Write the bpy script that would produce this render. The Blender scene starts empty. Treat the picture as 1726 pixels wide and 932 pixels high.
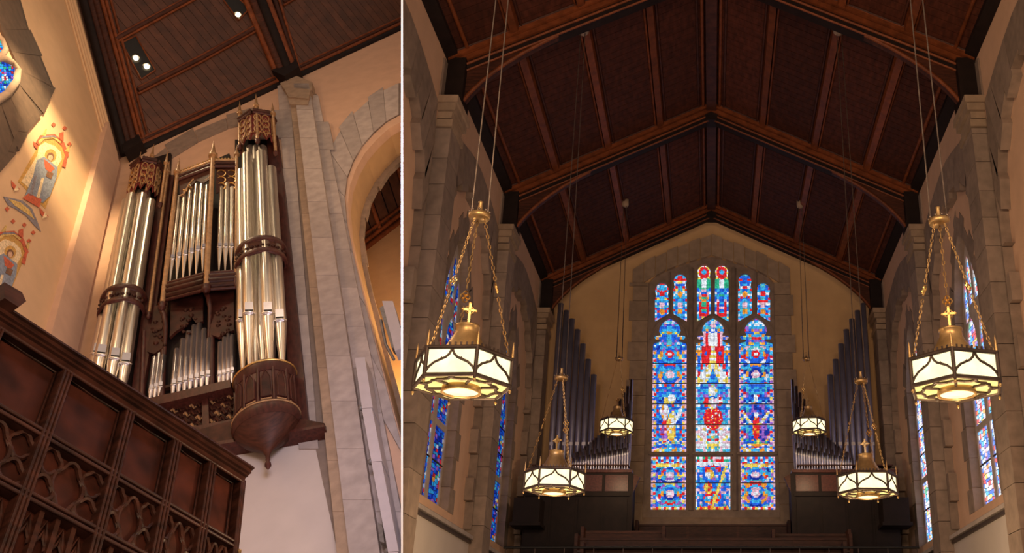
import bpy, bmesh, math, random
from mathutils import Vector, Matrix
from mathutils.geometry import tessellate_polygon

random.seed(7)
sc = bpy.context.scene
COL = sc.collection

# ---------------------------------------------------------------- camera
FPX, PX0, PY0 = 1620.0, 1199.0, 466.0
PITCH = math.atan(684.0 / 1620.0)
CAM = Vector((0, 0, 1.6))
cd = bpy.data.cameras.new('camera')
cam = bpy.data.objects.new('camera', cd)
COL.objects.link(cam)
cam.location = CAM
cam.rotation_euler = (math.pi / 2 + PITCH, 0, 0)
cd.sensor_fit = 'HORIZONTAL'
cd.sensor_width = 36.0
cd.lens = FPX / 1726.0 * 36.0
cd.shift_x = -(PX0 - 863.0) / 1726.0
cd.clip_end = 300
sc.camera = cam

# ---------------------------------------------------------------- light and exposure
w = bpy.data.worlds.new('world'); sc.world = w; w.use_nodes = True
bg = w.node_tree.nodes['Background']
bg.inputs[0].default_value = (1.0, 0.74, 0.58, 1)
bg.inputs[1].default_value = 0.40
vs = sc.view_settings
vs.view_transform = 'Standard'; vs.look = 'None'; vs.gamma = 1; vs.exposure = 0.0
vs.use_curve_mapping = False

def lamp(kind, name, loc, energy, col, size=0.3, target=None, spot=None, blend=0.6):
    ld = bpy.data.lights.new(name, kind); ld.energy = energy; ld.color = col
    if kind == 'AREA': ld.shape = 'DISK'; ld.size = size
    else: ld.shadow_soft_size = size
    if kind == 'SPOT': ld.spot_size = spot; ld.spot_blend = blend
    o = bpy.data.objects.new(name, ld); COL.objects.link(o); o.location = loc
    if target is not None:
        o.rotation_euler = (Vector(target) - Vector(loc)).to_track_quat('-Z', 'Y').to_euler()
    return o

# fill lamps added for unseen lanterns behind the camera, raised to brighten upper walls
for x_, y_ in ((-2.7, 3.3), (2.7, 3.3), (2.7, -3.5), (-2.7, -3.5)):
    lamp('POINT', 'nave_fill', (x_, y_, 8.0), 880, (1.0, .68, .40), .3)

# ---------------------------------------------------------------- frames
CR = Vector((1, 0, 0)); CU = Vector((0, -math.sin(PITCH), math.cos(PITCH))); CF = Vector((0, math.cos(PITCH), math.sin(PITCH)))
def ray(x, y): return CR * ((x - PX0) / FPX) + CU * ((PY0 - y) / FPX) + CF
def atY(x, y, Y): r = ray(x, y); return CAM + r * (Y / r.y)
def atX(x, y, X): r = ray(x, y); return CAM + r * (X / r.x)

class Frame:
    """A building's own square axes: a along its wall, b up, c out of the wall."""
    def __init__(s, a=(1, 0, 0), b=(0, 1, 0), O=(0, 0, 0)):
        a = Vector(a).normalized(); b = Vector(b); b = (b - a * b.dot(a)).normalized(); c = a.cross(b)
        s.R = Matrix((a, b, c)).transposed(); s.O = Vector(O)
        s.M = Matrix.Translation(s.O) @ s.R.to_4x4(); s.Mi = s.M.inverted()
        s.cam = s.Mi @ CAM
    def dirl(s, x, y): return s.R.transposed() @ ray(x, y)
    def at(s, x, y, c=0.0):
        r = s.dirl(x, y); return s.cam + r * ((c - s.cam.z) / r.z)
    def ata(s, x, y, a):
        r = s.dirl(x, y); return s.cam + r * ((a - s.cam.x) / r.x)
    def plane(s, x, y, p, n):
        r = s.dirl(x, y); return s.cam + r * ((p - s.cam).dot(n) / r.dot(n))
    def b(s, a, c, y):
        o = s.M @ Vector((a, 0, c)) - CAM; u = s.R.col[1]; k = (PY0 - y) / FPX
        return (k * o.dot(CF) - o.dot(CU)) / (u.dot(CU) - k * u.dot(CF))
def camvec(v): return CR * v[0] + CU * v[1] + CF * v[2]
ID = Frame()
ID.M = Matrix.Identity(4); ID.Mi = Matrix.Identity(4)
F1 = Frame(camvec((.92065, .29722, .25310)), camvec((-.37769, .51420, .77003)), CAM + ray(440, 700) * 18)
F2 = Frame(camvec((.4755, -.6256, .6185)), camvec((-.3033, .5433, .7828)), CAM + ray(200, 750) * 9)
# plane of the added partition between the two views
DIVN = ray(677.5, 0).cross(ray(677.5, 932)).normalized()
if DIVN.x < 0: DIVN.negate()

# ---------------------------------------------------------------- mesh builder
class MB:
    def __init__(s): s.v = []; s.f = []; s.m = []; s.s = []
    def add(s, vs, fs, mi=0, sm=False):
        k = len(s.v); s.v += [Vector(p) for p in vs]
        for f in fs: s.f.append([i + k for i in f]); s.m.append(mi); s.s.append(sm)
        return s
    def hexa(s, p, mi=0):
        return s.add(p, [(0, 3, 2, 1), (4, 5, 6, 7), (0, 1, 5, 4), (1, 2, 6, 5), (2, 3, 7, 6), (3, 0, 4, 7)], mi)
    def box(s, x0, x1, y0, y1, z0, z1, mi=0):
        return s.hexa([(x0, y0, z0), (x1, y0, z0), (x1, y1, z0), (x0, y1, z0), (x0, y0, z1), (x1, y0, z1), (x1, y1, z1), (x0, y1, z1)], mi)
    def prism(s, base, vec, mi=0):
        vec = Vector(vec); n = len(base); b = [Vector(p) for p in base]
        tri = tessellate_polygon([b]); t = [p + vec for p in b]
        fs = [tuple(x) for x in tri] + [tuple(i + n for i in x) for x in tri] + [(i, (i + 1) % n, (i + 1) % n + n, i + n) for i in range(n)]
        return s.add(b + t, fs, mi)
    def plate(s, outer, holes, vec, mi=0):
        vec = Vector(vec); loops = [[Vector(p) for p in l] for l in [outer] + holes]
        tri = tessellate_polygon(loops); allp = [p for l in loops for p in l]; n = len(allp)
        fs = [tuple(x) for x in tri] + [tuple(i + n for i in x) for x in tri]; k = 0
        for l in loops:
            m = len(l); fs += [(k + i, k + (i + 1) % m, k + (i + 1) % m + n, k + i + n) for i in range(m)]; k += m
        return s.add(allp + [p + vec for p in allp], fs, mi)
    def tube(s, pts, r, n=6, mi=0, closed=False):
        pts = [Vector(p) for p in pts]; m = len(pts); rs = r if isinstance(r, (list, tuple)) else [r] * m
        vs = []; ref = None
        for i, p in enumerate(pts):
            if closed: d = pts[(i + 1) % m] - pts[i - 1]
            else: d = pts[min(i + 1, m - 1)] - pts[max(i - 1, 0)]
            d = d.normalized() if d.length > 1e-9 else Vector((0, 0, 1))
            if ref is None: ref = Vector((1, 0, 0)) if abs(d.x) < .8 else Vector((0, 1, 0))
            u = (ref - d * ref.dot(d)).normalized(); ref = u; q = d.cross(u)
            for k in range(n):
                a = 2 * math.pi * k / n; vs.append(p + (u * math.cos(a) + q * math.sin(a)) * rs[i])
        fs = []
        for i in range(m if closed else m - 1):
            j = (i + 1) % m
            fs += [(i * n + k, i * n + (k + 1) % n, j * n + (k + 1) % n, j * n + k) for k in range(n)]
        s.add(vs, fs, mi, n > 5)
        if not closed:
            s.add(vs[:n], [tuple(range(n))[::-1]], mi); s.add(vs[-n:], [tuple(range(n))], mi)
        return s
    def lathe(s, prof, cen, ex=(1, 0, 0), ey=(0, 1, 0), ez=(0, 0, 1), n=24, sx=1, sy=1, mi=0, sm=True, a0=0.0, a1=2 * math.pi):
        ex, ey, ez, cen = Vector(ex), Vector(ey), Vector(ez), Vector(cen); m = len(prof); full = abs(a1 - a0 - 2 * math.pi) < 1e-6
        cols = n if full else n + 1; vs = []
        for (r, z) in prof:
            for k in range(cols):
                a = a0 + (a1 - a0) * k / n; vs.append(cen + ex * (r * sx * math.cos(a)) + ey * (r * sy * math.sin(a)) + ez * z)
        fs = []
        for i in range(m - 1):
            for k in range(n):
                k2 = (k + 1) % cols
                fs.append((i * cols + k, i * cols + k2, (i + 1) * cols + k2, (i + 1) * cols + k))
        return s.add(vs, fs, mi, sm)

def thing(name, label, cat, frame=ID, base=(0, 0, 0), group=None, kind=None):
    o = bpy.data.objects.new(name, None); COL.objects.link(o); o.empty_display_size = .1
    o.matrix_world = frame.M @ Matrix.Translation(Vector(base))
    o['label'] = label
    if cat: o['category'] = cat
    if group: o['group'] = group
    if kind: o['kind'] = kind
    FR[o.name] = (frame, Vector(base))
    return o
FR = {}
def root_of(o):
    while o.parent: o = o.parent
    return o
def part(name, mb, mats, parent, label=None, clip=0, kind=None, recalc=True):
    frame, base = FR[root_of(parent).name]
    me = bpy.data.meshes.new(name)
    me.from_pydata([tuple(p - base) for p in mb.v], [], mb.f)
    if not isinstance(mats, (list, tuple)): mats = [mats]
    for m in mats: me.materials.append(MAT[m])
    me.polygons.foreach_set('material_index', mb.m); me.polygons.foreach_set('use_smooth', mb.s)
    bm = bmesh.new(); bm.from_mesh(me)
    if recalc: bmesh.ops.recalc_face_normals(bm, faces=bm.faces)
    if clip:
        Wm = (frame.M @ Matrix.Translation(base)).inverted()
        co = Wm @ (CAM + DIVN * (.006 * clip)); no = (Wm.to_3x3() @ DIVN) * clip
        g = bm.verts[:] + bm.edges[:] + bm.faces[:]
        bmesh.ops.bisect_plane(bm, geom=g, plane_co=co, plane_no=no, clear_inner=True, dist=1e-5)
        if not bm.verts:
            bm.free(); bpy.data.meshes.remove(me); return None
    bm.to_mesh(me); bm.free(); me.update()
    o = bpy.data.objects.new(name, me); COL.objects.link(o); o.parent = parent
    if label: o['label'] = label
    if kind: o['kind'] = kind
    return o
def copy_tree(o, parent=None):
    c = o.copy(); COL.objects.link(c); c.parent = parent
    if parent is not None: c.matrix_parent_inverse = o.matrix_parent_inverse.copy()
    for ch in o.children: copy_tree(ch, c)
    return c
def arc(c, r, a0, a1, n): return [(c[0] + r * math.cos(a0 + (a1 - a0) * i / n), c[1] + r * math.sin(a0 + (a1 - a0) * i / n)) for i in range(n + 1)]

# ---------------------------------------------------------------- materials
MAT = {}
def mat(name, col, rough=.6, metal=0.0, var=.15, scale=6.0, bump=0.0, objvar=0.0, stretch=(1, 1, 1), col2=None, spec=.5, fine=0):
    m = bpy.data.materials.new(name); m.use_nodes = True; nt = m.node_tree; N = nt.nodes; Lk = nt.links
    P = N['Principled BSDF']; P.inputs['Roughness'].default_value = rough; P.inputs['Metallic'].default_value = metal
    P.inputs['Specular IOR Level'].default_value = spec
    tc = N.new('ShaderNodeTexCoord'); mp = N.new('ShaderNodeMapping'); mp.inputs['Scale'].default_value = stretch
    nz = N.new('ShaderNodeTexNoise'); nz.inputs['Scale'].default_value = scale; nz.inputs['Detail'].default_value = 6
    Lk.new(tc.outputs['Object'], mp.inputs[0]); Lk.new(mp.outputs[0], nz.inputs[0])
    rp = N.new('ShaderNodeValToRGB'); Lk.new(nz.outputs[0], rp.inputs[0])
    c2 = col2 or tuple(x * (1 + var) for x in col)
    rp.color_ramp.elements[0].position = .3; rp.color_ramp.elements[1].position = .7
    rp.color_ramp.elements[0].color = (*[x * (1 - var) for x in col], 1) if not col2 else (*col, 1)
    rp.color_ramp.elements[1].color = (*c2, 1); out = rp.outputs[0]
    if objvar:
        oi = N.new('ShaderNodeObjectInfo'); mr = N.new('ShaderNodeMapRange'); mr.inputs[3].default_value = 1 - objvar; mr.inputs[4].default_value = 1 + objvar
        hs = N.new('ShaderNodeHueSaturation'); Lk.new(oi.outputs['Random'], mr.inputs[0]); Lk.new(mr.outputs[0], hs.inputs['Value']); Lk.new(out, hs.inputs['Color']); out = hs.outputs[0]
    Lk.new(out, P.inputs['Base Color'])
    if bump:
        bp = N.new('ShaderNodeBump'); bp.inputs['Strength'].default_value = bump; bp.inputs['Distance'].default_value = .02
        Lk.new(nz.outputs[0], bp.inputs['Height']); Lk.new(bp.outputs[0], P.inputs['Normal'])
    MAT[name] = m; return m
def emis(name, col, strength, var=.25, scale=9.0):
    m = bpy.data.materials.new(name); m.use_nodes = True; nt = m.node_tree; N = nt.nodes; Lk = nt.links
    N.remove(N['Principled BSDF']); e = N.new('ShaderNodeEmission')
    tc = N.new('ShaderNodeTexCoord'); nz = N.new('ShaderNodeTexNoise'); nz.inputs['Scale'].default_value = scale; nz.inputs['Detail'].default_value = 3
    Lk.new(tc.outputs['Object'], nz.inputs[0]); mr = N.new('ShaderNodeMapRange')
    mr.inputs[1].default_value = .3; mr.inputs[2].default_value = .7
    mr.inputs[3].default_value = strength * (1 - var); mr.inputs[4].default_value = strength * (1 + var)
    Lk.new(nz.outputs[0], mr.inputs[0]); Lk.new(mr.outputs[0], e.inputs[1]); e.inputs[0].default_value = (*col, 1)
    Lk.new(e.outputs[0], N['Material Output'].inputs[0]); MAT[name] = m; return m

mat('plaster', (.60, .375, .25), .9, var=.06, scale=2.5, bump=.05)
mat('plaster_gold', (.54, .33, .155), .9, var=.06, scale=2.5, bump=.05)
mat('plaster_cream', (.66, .42, .23), .9, var=.05, scale=2.0, bump=.04)
mat('plaster_white', (.50, .43, .39), .9, var=.04, scale=2.0, bump=.04)
mat('stone', (.23, .165, .128), .88, var=.18, scale=5, bump=.25, objvar=.16)
mat('stone_grey', (.38, .315, .285), .88, var=.15, scale=4, bump=.25, objvar=.13)
mat('stone_tan', (.31, .215, .145), .88, var=.16, scale=5, bump=.25, objvar=.14)
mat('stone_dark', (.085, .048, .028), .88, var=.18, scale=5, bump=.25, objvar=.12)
mat('mortar_dark', (.06, .036, .022), .95, var=.1, scale=8)
mat('mortar', (.20, .15, .12), .95, var=.1, scale=8)
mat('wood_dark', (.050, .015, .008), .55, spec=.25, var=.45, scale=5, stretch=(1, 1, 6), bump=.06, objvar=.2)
mat('wood_black', (.012, .006, .005), .65, spec=.2, var=.3, scale=5, bump=.05)
mat('wood_board', (.062, .016, .008), .7, spec=.2, var=.4, scale=4, stretch=(3, 1, 1), bump=.05, objvar=.25)
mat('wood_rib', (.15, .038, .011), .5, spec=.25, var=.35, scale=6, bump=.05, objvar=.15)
mat('wood_case', (.062, .016, .011), .42, spec=.3, var=.4, scale=5, stretch=(4, 1, 4), bump=.05, objvar=.15)
mat('wood_screen', (.036, .011, .007), .42, spec=.35, var=.55, scale=4, stretch=(1, 3, 1), bump=.12, objvar=.2)
mat('wood_panel', (.042, .010, .006), .5, spec=.25, var=.6, scale=3.5, bump=.1, objvar=.2)
mat('wood_chancel', (.075, .025, .011), .5, var=.3, scale=4, bump=.05, objvar=.2)
mat('pipe_tin', (.86, .79, .70), .30, 1.0, var=.06, scale=3)
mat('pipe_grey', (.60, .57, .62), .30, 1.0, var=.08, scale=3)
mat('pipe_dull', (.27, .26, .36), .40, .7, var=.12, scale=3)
mat('gilt', (.78, .50, .18), .35, 1.0, var=.15, scale=8)
mat('gilt_wood', (.42, .24, .11), .38, .35, var=.25, scale=8)
mat('brass', (.55, .35, .15), .42, .8, var=.2, scale=9)
mat('iron', (.07, .045, .035), .5, .5, var=.3, scale=9)
mat('chain', (.20, .15, .12), .4, .8, var=.3, scale=12)
mat('red_cloth', (.16, .018, .012), .7, var=.3, scale=8)
mat('paint_grey', (.46, .40, .40), .55, var=.05, scale=5)
mat('metal_grey', (.20, .18, .17), .5, .4, var=.2, scale=20)
mat('black', (.006, .005, .005), .7, var=.2)
mat('white_paint', (.92, .92, .92), .8, var=.01)
mat('lead', (.012, .012, .018), .6, var=.2)
mat('floor_stone', (.22, .17, .13), .7, var=.2, scale=3)
GL = dict(W=(.85, .90, 1.0), C=(.05, .46, .90), B=(.02, .14, .82), D=(.012, .04, .42), R=(.85, .025, .035), O=(.95, .35, .04), Y=(.95, .72, .12),
          G=(.04, .50, .28), V=(.36, .14, .62), P=(.92, .55, .68), T=(.10, .55, .62), K=(.03, .04, .10))
GK = list(GL)
for k, c in GL.items(): emis('glass_' + k, c, 1.15, .4, 9)
for k, c in GL.items(): emis('dusk_' + k, tuple(x * (.9 if i < 2 else 1) for i, x in enumerate(c)), .55, .45, 7)
for k, c in GL.items(): emis('bright_' + k, tuple(.75 * x + .12 for x in c), 1.9, .35, 9)
GBM = ['bright_' + k for k in GK]
GLM = ['glass_' + k for k in GK]; DKM = ['dusk_' + k for k in GK]
emis('lantern_glass', (1.0, .82, .46), 1.75, .18, 5)
emis('lantern_bottom', (1.0, .70, .22), 1.6, .22, 6)
emis('bulb', (1.0, .80, .45), 14, .1)
for k, c in dict(gold=(.55, .30, .07), blue=(.24, .26, .30), red=(.52, .10, .04), cream=(.78, .58, .33), skin=(.62, .36, .22), brown=(.20, .09, .04), slate=(.22, .19, .20), ochre=(.62, .40, .12)).items():
    mat('mural_' + k, c, .9, var=.35, scale=22)

# ================================================================ ROOM WITH THE GREAT WINDOW (right)
WX = 5.4            # wall face
TY = [10.7, 16.6, 22.4, 28.3]   # roof trusses
BACK = 29.0
SL = 0.495; APEX = 16.08
def roofz(x): return APEX - SL * abs(x)

# floor
t = thing('floor', 'stone floor of the church nave', None, kind='structure')
part('paving', MB().box(-1.2, 7, -1.0, 6, -.2, 0).box(-4.2, 7, 10, 29.2, -.2, 0), 'floor_stone', t, clip=1)

# ---- back wall with opening for the great window
t = thing('wall_back', 'warm plastered gable wall around the great stained glass window', None, kind='structure')
def win_in(x):  # head curve of the back window opening, X -> Z
    return 13.62 + .98 * (1 - (abs(x) / 2.06)) ** .62
ws = [-2.06 + 4.12 * i / 24 for i in range(25)]
opening = [(-2.06, BACK, 5.95)] + [(x, BACK, max(13.62, win_in(x)) if abs(x) < 2.05 else 13.62) for x in ws] + [(2.06, BACK, 5.95)]
outer = [(-6.2, BACK, 3), (-6.2, BACK, 13), (-5.6, BACK, roofz(5.6)), (0, BACK, roofz(0)), (5.6, BACK, roofz(5.6)), (6.2, BACK, 13), (6.2, BACK, 3)]
part('plaster', MB().plate(outer, [opening[::-1]], (0, .35, 0)), 'plaster_gold', t)
def zin(x): return max(13.62, win_in(x)) if abs(x) < 2.05 else 13.62
def zout(x): return 14.05 + 1.28 * (1 - abs(x) / 2.6) ** .8
# jamb stones, toothed outwards
for s in (-1, 1):
    z = 5.95; k = 0
    while z < 13.5:
        h = random.uniform(.48, .72); z2 = min(z + h, 13.62); wd = (2.56, 2.66)[k % 2] + random.uniform(-.02, .02)
        xs = sorted((s * 2.04, s * wd))
        part('stone_block', MB().box(xs[0], xs[1], BACK - .05, BACK + .3, z + .008, z2 - .008), 'stone_tan', t)
        z = z2; k += 1
# head stones
nv = 14
for i in range(nv):
    x0 = -2.58 + 5.16 * i / nv; x1 = -2.58 + 5.16 * (i + 1) / nv; g = .008; top = (0, .045)[i % 2]
    part('stone_block', MB().prism([(x0 + g, BACK - .05, zin(x0)), (x1 - g, BACK - .05, zin(x1)), (x1 - g, BACK - .05, zout(x1) + top), (x0 + g, BACK - .05, zout(x0) + top)], (0, .35, 0)), 'stone_tan', t)
part('sill', MB().hexa([(-2.6, BACK - .28, 5.6), (2.6, BACK - .28, 5.6), (2.6, BACK + .2, 5.6), (-2.6, BACK + .2, 5.6), (-2.6, BACK - .28, 5.78), (2.6, BACK - .28, 5.78), (2.6, BACK + .2, 6.2), (-2.6, BACK + .2, 6.2)]), 'stone_tan', t)

# ---- the great window
GY = BACK + .22
def pz(x, y): return atY(x, y, GY)
win = thing('window_1', 'great three-light stained glass window in the gable wall, blue with red and gold figures', None, kind='structure', base=(0, GY, 6))
def head_small(x0, x1, yt, yb, slant):
    c = (x0 + x1) / 2; r = (x1 - x0) / 2
    pts = [(c + r * .98 * math.cos(a), yt + r * 1.05 - r * 1.05 * math.sin(a)) for a in [math.pi * k / 8 for k in range(9)]]
    neck = [(x0 + 2, yt + r * 1.75)]; neck2 = [(x1 - 2, yt + r * 1.75)]
    b0, b1 = (yb, yb - 13) if slant > 0 else (yb - 13, yb)
    return pts + neck + [(x0, yt + r * 2.2), (x0, b0), (x1, b1), (x1, yt + r * 2.2)] + neck2
def head_big(x0, x1, xb0, xb1):
    c = (x0 + x1) / 2; h = (x1 - x0) / 2
    L = [(-h, 583), (-h + 1, 579), (-h + 10, 577), (-h + 13, 574), (-h + 5, 574), (-h + 2, 571), (-h + 3, 567), (-h + 9, 566), (-h + 13, 566), (-h + 10, 560), (-h + 11, 552), (-h + 17, 544), (0, 537)]
    pts = [(c + a, b) for a, b in L] + [(c - a, b) for a, b in L[-2::-1]]
    return pts + [(xb1, 763), (xb0, 763)]
LIGHTS = [('a', 1104, 1128, 478, 544, 1), ('b', 1135, 1158, 463, 544, -1), ('c', 1175, 1198, 448, 544, 1), ('d', 1205, 1228, 448, 544, -1), ('e', 1244, 1267, 463, 544, 1), ('f', 1274, 1298, 478, 544, -1)]
BIG = [(1101, 1157.5, 1098.5, 1157), (1173, 1230.5, 1172.5, 1230.5), (1245, 1302.5, 1247, 1305.5)]
LOW = [(1098, 1156.5, 1097, 1156), (1172.5, 1231, 1172.5, 1231), (1248, 1306, 1249, 1307)]
holes = [head_small(x0, x1, yt, yb, sl) for _, x0, x1, yt, yb, sl in LIGHTS] + [head_big(*b) for b in BIG] + [[(a, 770), (b, 770), (d, 860), (c, 860)] for a, b, c, d in LOW]
hl = [[tuple(pz(*p) + Vector((0, -.12, 0))) for p in h] for h in holes]
oo = [(x, GY - .12, z + .04) for x, _, z in opening]
part('tracery', MB().plate(oo, hl, (0, .12, 0)), 'stone', win)
# raised mullions and heads over the tracery plate
def pxtube(pts, r, y=-.14): return MB().tube([pz(*p) + Vector((0, y, 0)) for p in pts], r, 5)
for xa, xb in ((1165, 1164.5), (1237.5, 1239.5)):
    part('mullion', pxtube([(xa + (1 if xa < 1200 else -1), 455), (xa, 600), (xb, 862)], .085), 'stone', win)
for (x0, x1, _, _) in BIG:
    c = (x0 + x1) / 2; h = (x1 - x0) / 2 + 4
    part('light_arch', pxtube([(c - h, 575), (c - h + 6, 556), (c - h + 16, 543), (c, 532), (c + h - 16, 543), (c + h - 6, 556), (c + h, 575)], .045), 'stone', win)
    part('mullion', pxtube([(c, 532), (c, 462)], .045), 'stone', win)
part('transom', pxtube([(1094, 766), (1310, 766)], .06), 'stone', win)

# ---- glass mosaics
def rnd(*k):
    h = 1469
    for q in k:
        h = (h * 16777 + (ord(q) if isinstance(q, str) else int(q)) * 7919 + 31) % 2147483647
    return random.Random(h).random()
def pick(h, wts):
    tot = sum(v for _, v in wts); h *= tot
    for k, v in wts:
        h -= v
        if h <= 0: return k
    return wts[-1][0]
BLUES = [('C', 30), ('B', 36), ('D', 10), ('T', 9), ('W', 4), ('V', 5), ('R', 3), ('O', 2), ('P', 1)]
def ell(x, y, cx, cy, rx, ry): return ((x - cx) / rx) ** 2 + ((y - cy) / ry) ** 2 < 1
def border(i, j, seed): return ('B', 'O', 'C', 'R', 'B', 'Y', 'V', 'O')[(j // 3 + seed) % 8] if j % 3 else ('P', 'T')[j % 2]
def orn(u, v, ix, iy, seed, red=0):
    """rosette of blues: rings cut into petals, mirrored left and right"""
    x = abs(u * 26); r = math.hypot(x, v); th = math.atan2(v, x)
    if r < 3: return 'W'
    if r < 6.5: return 'R' if red else 'P'
    ring = int((r - 6.5) / 4.2); sec = int((th + math.pi) / (math.pi / (4 + ring)) + (ring % 2) * .5)
    if ring == 2 and sec % 3 == 0: return ('R', 'O', 'W', 'Y')[(sec // 3 + seed) % 4]
    if ring == 1 and sec % 4 == 1: return 'O'
    return pick(rnd(ring, sec, seed), BLUES)
def col_side(x, y, c, h, i, j, n, seed):
    u = (x - c) / h; ix = min(i, n - 1 - i)
    if y < 583:
        if ix <= 3 and y > 560: return pick(rnd(ix // 2, j // 2, seed), [('C', 3), ('B', 3), ('O', 1), ('W', 2)])
        return pick(rnd(ix // 2, j // 2, seed), [('C', 4), ('B', 4), ('W', 1.2), ('O', 1), ('Y', 1), ('T', 2), ('V', 1), ('R', .5)])
    if ix < 2: return ('P' if j % 5 == 0 else ('P', 'B')[(j // 3) % 2])
    if ix < 4: return border(i, j, seed)
    if y < 613: return orn(u, y - 597, ix, j, seed, 1)
    if y < 646: return orn(u, y - 631, ix, j, seed + 2, 0)
    if y < 763:
        if y > 755: return ('Y', 'O', 'W', 'C')[int(rnd(i // 2, j // 2, 1) * 4)]
        if seed == 1:
            if ell(x, y, c + 3, 672, 6, 8): return 'W' if y < 676 else 'Y'
            if ell(x, y, c - 5, 676, 5, 6): return 'Y'
            if ell(x, y, c - 9, 694, 7, 13): return ('W', 'W', 'P', 'O')[int(rnd(i // 2, j // 2, 12) * 4)]
            if ell(x, y, c + 5, 702, 6, 9): return ('W', 'Y')[int(rnd(i // 2, j // 2, 1) * 2)]
            if abs((x - c - 14) + (y - 700) * .6) < 4 and 684 < y < 720: return 'W'
            if ell(x, y, c + 2, 722, 8, 22): return ('Y', 'O', 'Y', 'W')[int(rnd(i // 2, j // 2, 1) * 4)]
            if ell(x, y, c - 9, 726, 7, 20): return ('V', 'R', 'P')[int(rnd(i // 2, j // 2, 1) * 3)]
            if y > 738 and abs(x - c) < 22 and y < 749: return ('W', 'T', 'Y', 'B')[(i // 2 * 3 + j // 2) % 4]
        else:
            if ell(x, y, c, 672, 4, 7): return 'W'
            if ell(x, y, c + 1, 699, 4, 5): return 'W'
            if abs(abs(x - c) - 15 + (y - 704) * .7) < 3 and 692 < y < 716: return ('W', 'Y')[j // 2 % 2]
            if ell(x, y, c + 1, 720, 6, 22): return ('R', 'R', 'O')[int(rnd(i // 2, j // 2, 1) * 3)]
            if ell(x, y, c + 6, 700, 17, 22): return ('V', 'D', 'B')[int(rnd(i // 2, j // 2, 12) * 3)]
            if ell(x, y, c + 12, 728, 9, 18): return ('V', 'D')[int(rnd(i // 2, j // 2, 1) * 2)]
            if y > 740 and abs(x - c) < 22 and y < 749: return ('G', 'Y', 'B', 'O')[int(rnd(i // 2, j // 2, 1) * 4)]
        return pick(rnd(ix // 2, j // 2, seed), BLUES)
    if y < 780: return ('W', 'B', 'R', 'C')[(i // 2 + j // 2 * 2) % 4]
    if y < 787: return ('Y', 'Y', 'W', 'O')[int(rnd(i // 2, j // 2, 1) * 4)]
    if y > 854: return ('Y', 'W', 'R')[i // 2 % 3]
    if y < 814: return orn(u, (y - 800) * 1.2, ix, j, seed + 4, 0)
    return orn(u, y - 832, ix, j, seed + 5, 0)
def col_mid(x, y, c, h, i, j, n):
    u = (x - c); ix = min(i, n - 1 - i)
    if y < 562: return 'P' if ell(x, y, c, 549, 5, 4) else pick(rnd(ix // 2, j // 2, 9), [('B', 4), ('C', 3), ('W', 4), ('O', 1), ('T', 2), ('P', 1)])
    if y < 583: return 'W' if abs(u) < 3 else (('R', 'W', 'R', 'P')[ix // 2 % 4] if abs(u) < 16 else pick(rnd(ix // 2, j // 2, 8), [('B', 2), ('O', 1), ('C', 2), ('W', 1), ('P', 1)]))
    if y < 613:
        if abs(u) < 3 + (y - 583) * .12: return ('Y', 'W')[j // 2 % 2]
        if abs(u) < 19: return 'B' if (ell(abs(u), y, 12, 596, 2.5, 3)) else 'R'
        return pick(rnd(ix // 2, j // 2, 7), [('B', 3), ('C', 2), ('O', 1), ('W', 2)])
    if ix < 2: return ('W', 'C', 'P', 'W')[j // 2 % 4]
    if y < 648:
        if abs(u) < (y - 622) * .45: return ('C', 'B')[int(rnd(ix // 2, j // 2, 2) * 2)]
        if abs(u) < 8 + (y - 613) * .75: return ('W', 'W', 'Y', 'W')[int(rnd(ix // 2, j // 2, 2) * 4)]
        return pick(rnd(ix // 2, j // 2, 6), [('R', 3), ('B', 3), ('C', 2), ('W', 1)])
    if y < 763:
        if ell(x, y, c - 1, 661, 5, 7): return 'W'
        if ell(x, y, c - 1, 659, 8, 9): return ('Y', 'W')[j // 2 % 2]
        if ell(x, y, c - 1, 680, 8, 10): return ('W', 'P', 'W', 'Y')[int(rnd(i // 2, j // 2, 1) * 4)]
        if ell(x, y, c + 11, 676, 5, 9): return ('W', 'R')[int(rnd(i // 2, j // 2, 1) * 2)]
        if ell(x, y, c - 11, 678, 5, 9): return 'R'
        if ell(x, y, c, 705, 16, 20): return 'O' if (i * 7 + j * 3) % 9 == 0 else ('R' if rnd(i, j, 5) < .88 else 'W')
        if y > 716 and y < 752 and 10 < abs(u) < 26: return ('W', 'W', 'P', 'Y')[int(rnd(ix // 2, j // 2, 11) * 4)]
        if y > 714 and abs(u) <= 10: return ('W', 'R', 'C', 'T', 'Y')[int(rnd(ix // 2, j // 2, 2) * 5)]
        if y > 750: return ('C', 'P', 'W', 'T')[int(rnd(ix // 2, j // 2, 2) * 4)]
        return pick(rnd(ix // 2, j // 2, 4), [('C', 5), ('B', 5), ('T', 1), ('V', 1.5), ('W', 1)])
    if y < 778: return ('P', 'R', 'W', 'G')[int(rnd(i // 2, j // 2, 1) * 4)]
    if y < 784: return 'W'
    if y > 853: return ('O', 'Y', 'R')[i // 2 % 3]
    if ell(x, y, c - 5, 799, 8, 8): return ('Y', 'W', 'O')[int(rnd(i // 2, j // 2, 1) * 3)]
    if ell(x, y, c - 8, 822, 7, 10): return ('Y', 'O', 'R')[int(rnd(i // 2, j // 2, 1) * 3)]
    if abs(u - 12 + (y - 815) * .35) < 2.5: return 'Y'
    if ell(x, y, c - 2, 840, 14, 9): return ('R', 'O', 'C', 'W')[int(rnd(i // 2, j // 2, 1) * 4)]
    return pick(rnd(ix // 2, j // 2, 3), [('C', 5), ('B', 5), ('T', 1), ('V', 2), ('R', 1), ('P', 1)])
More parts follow.
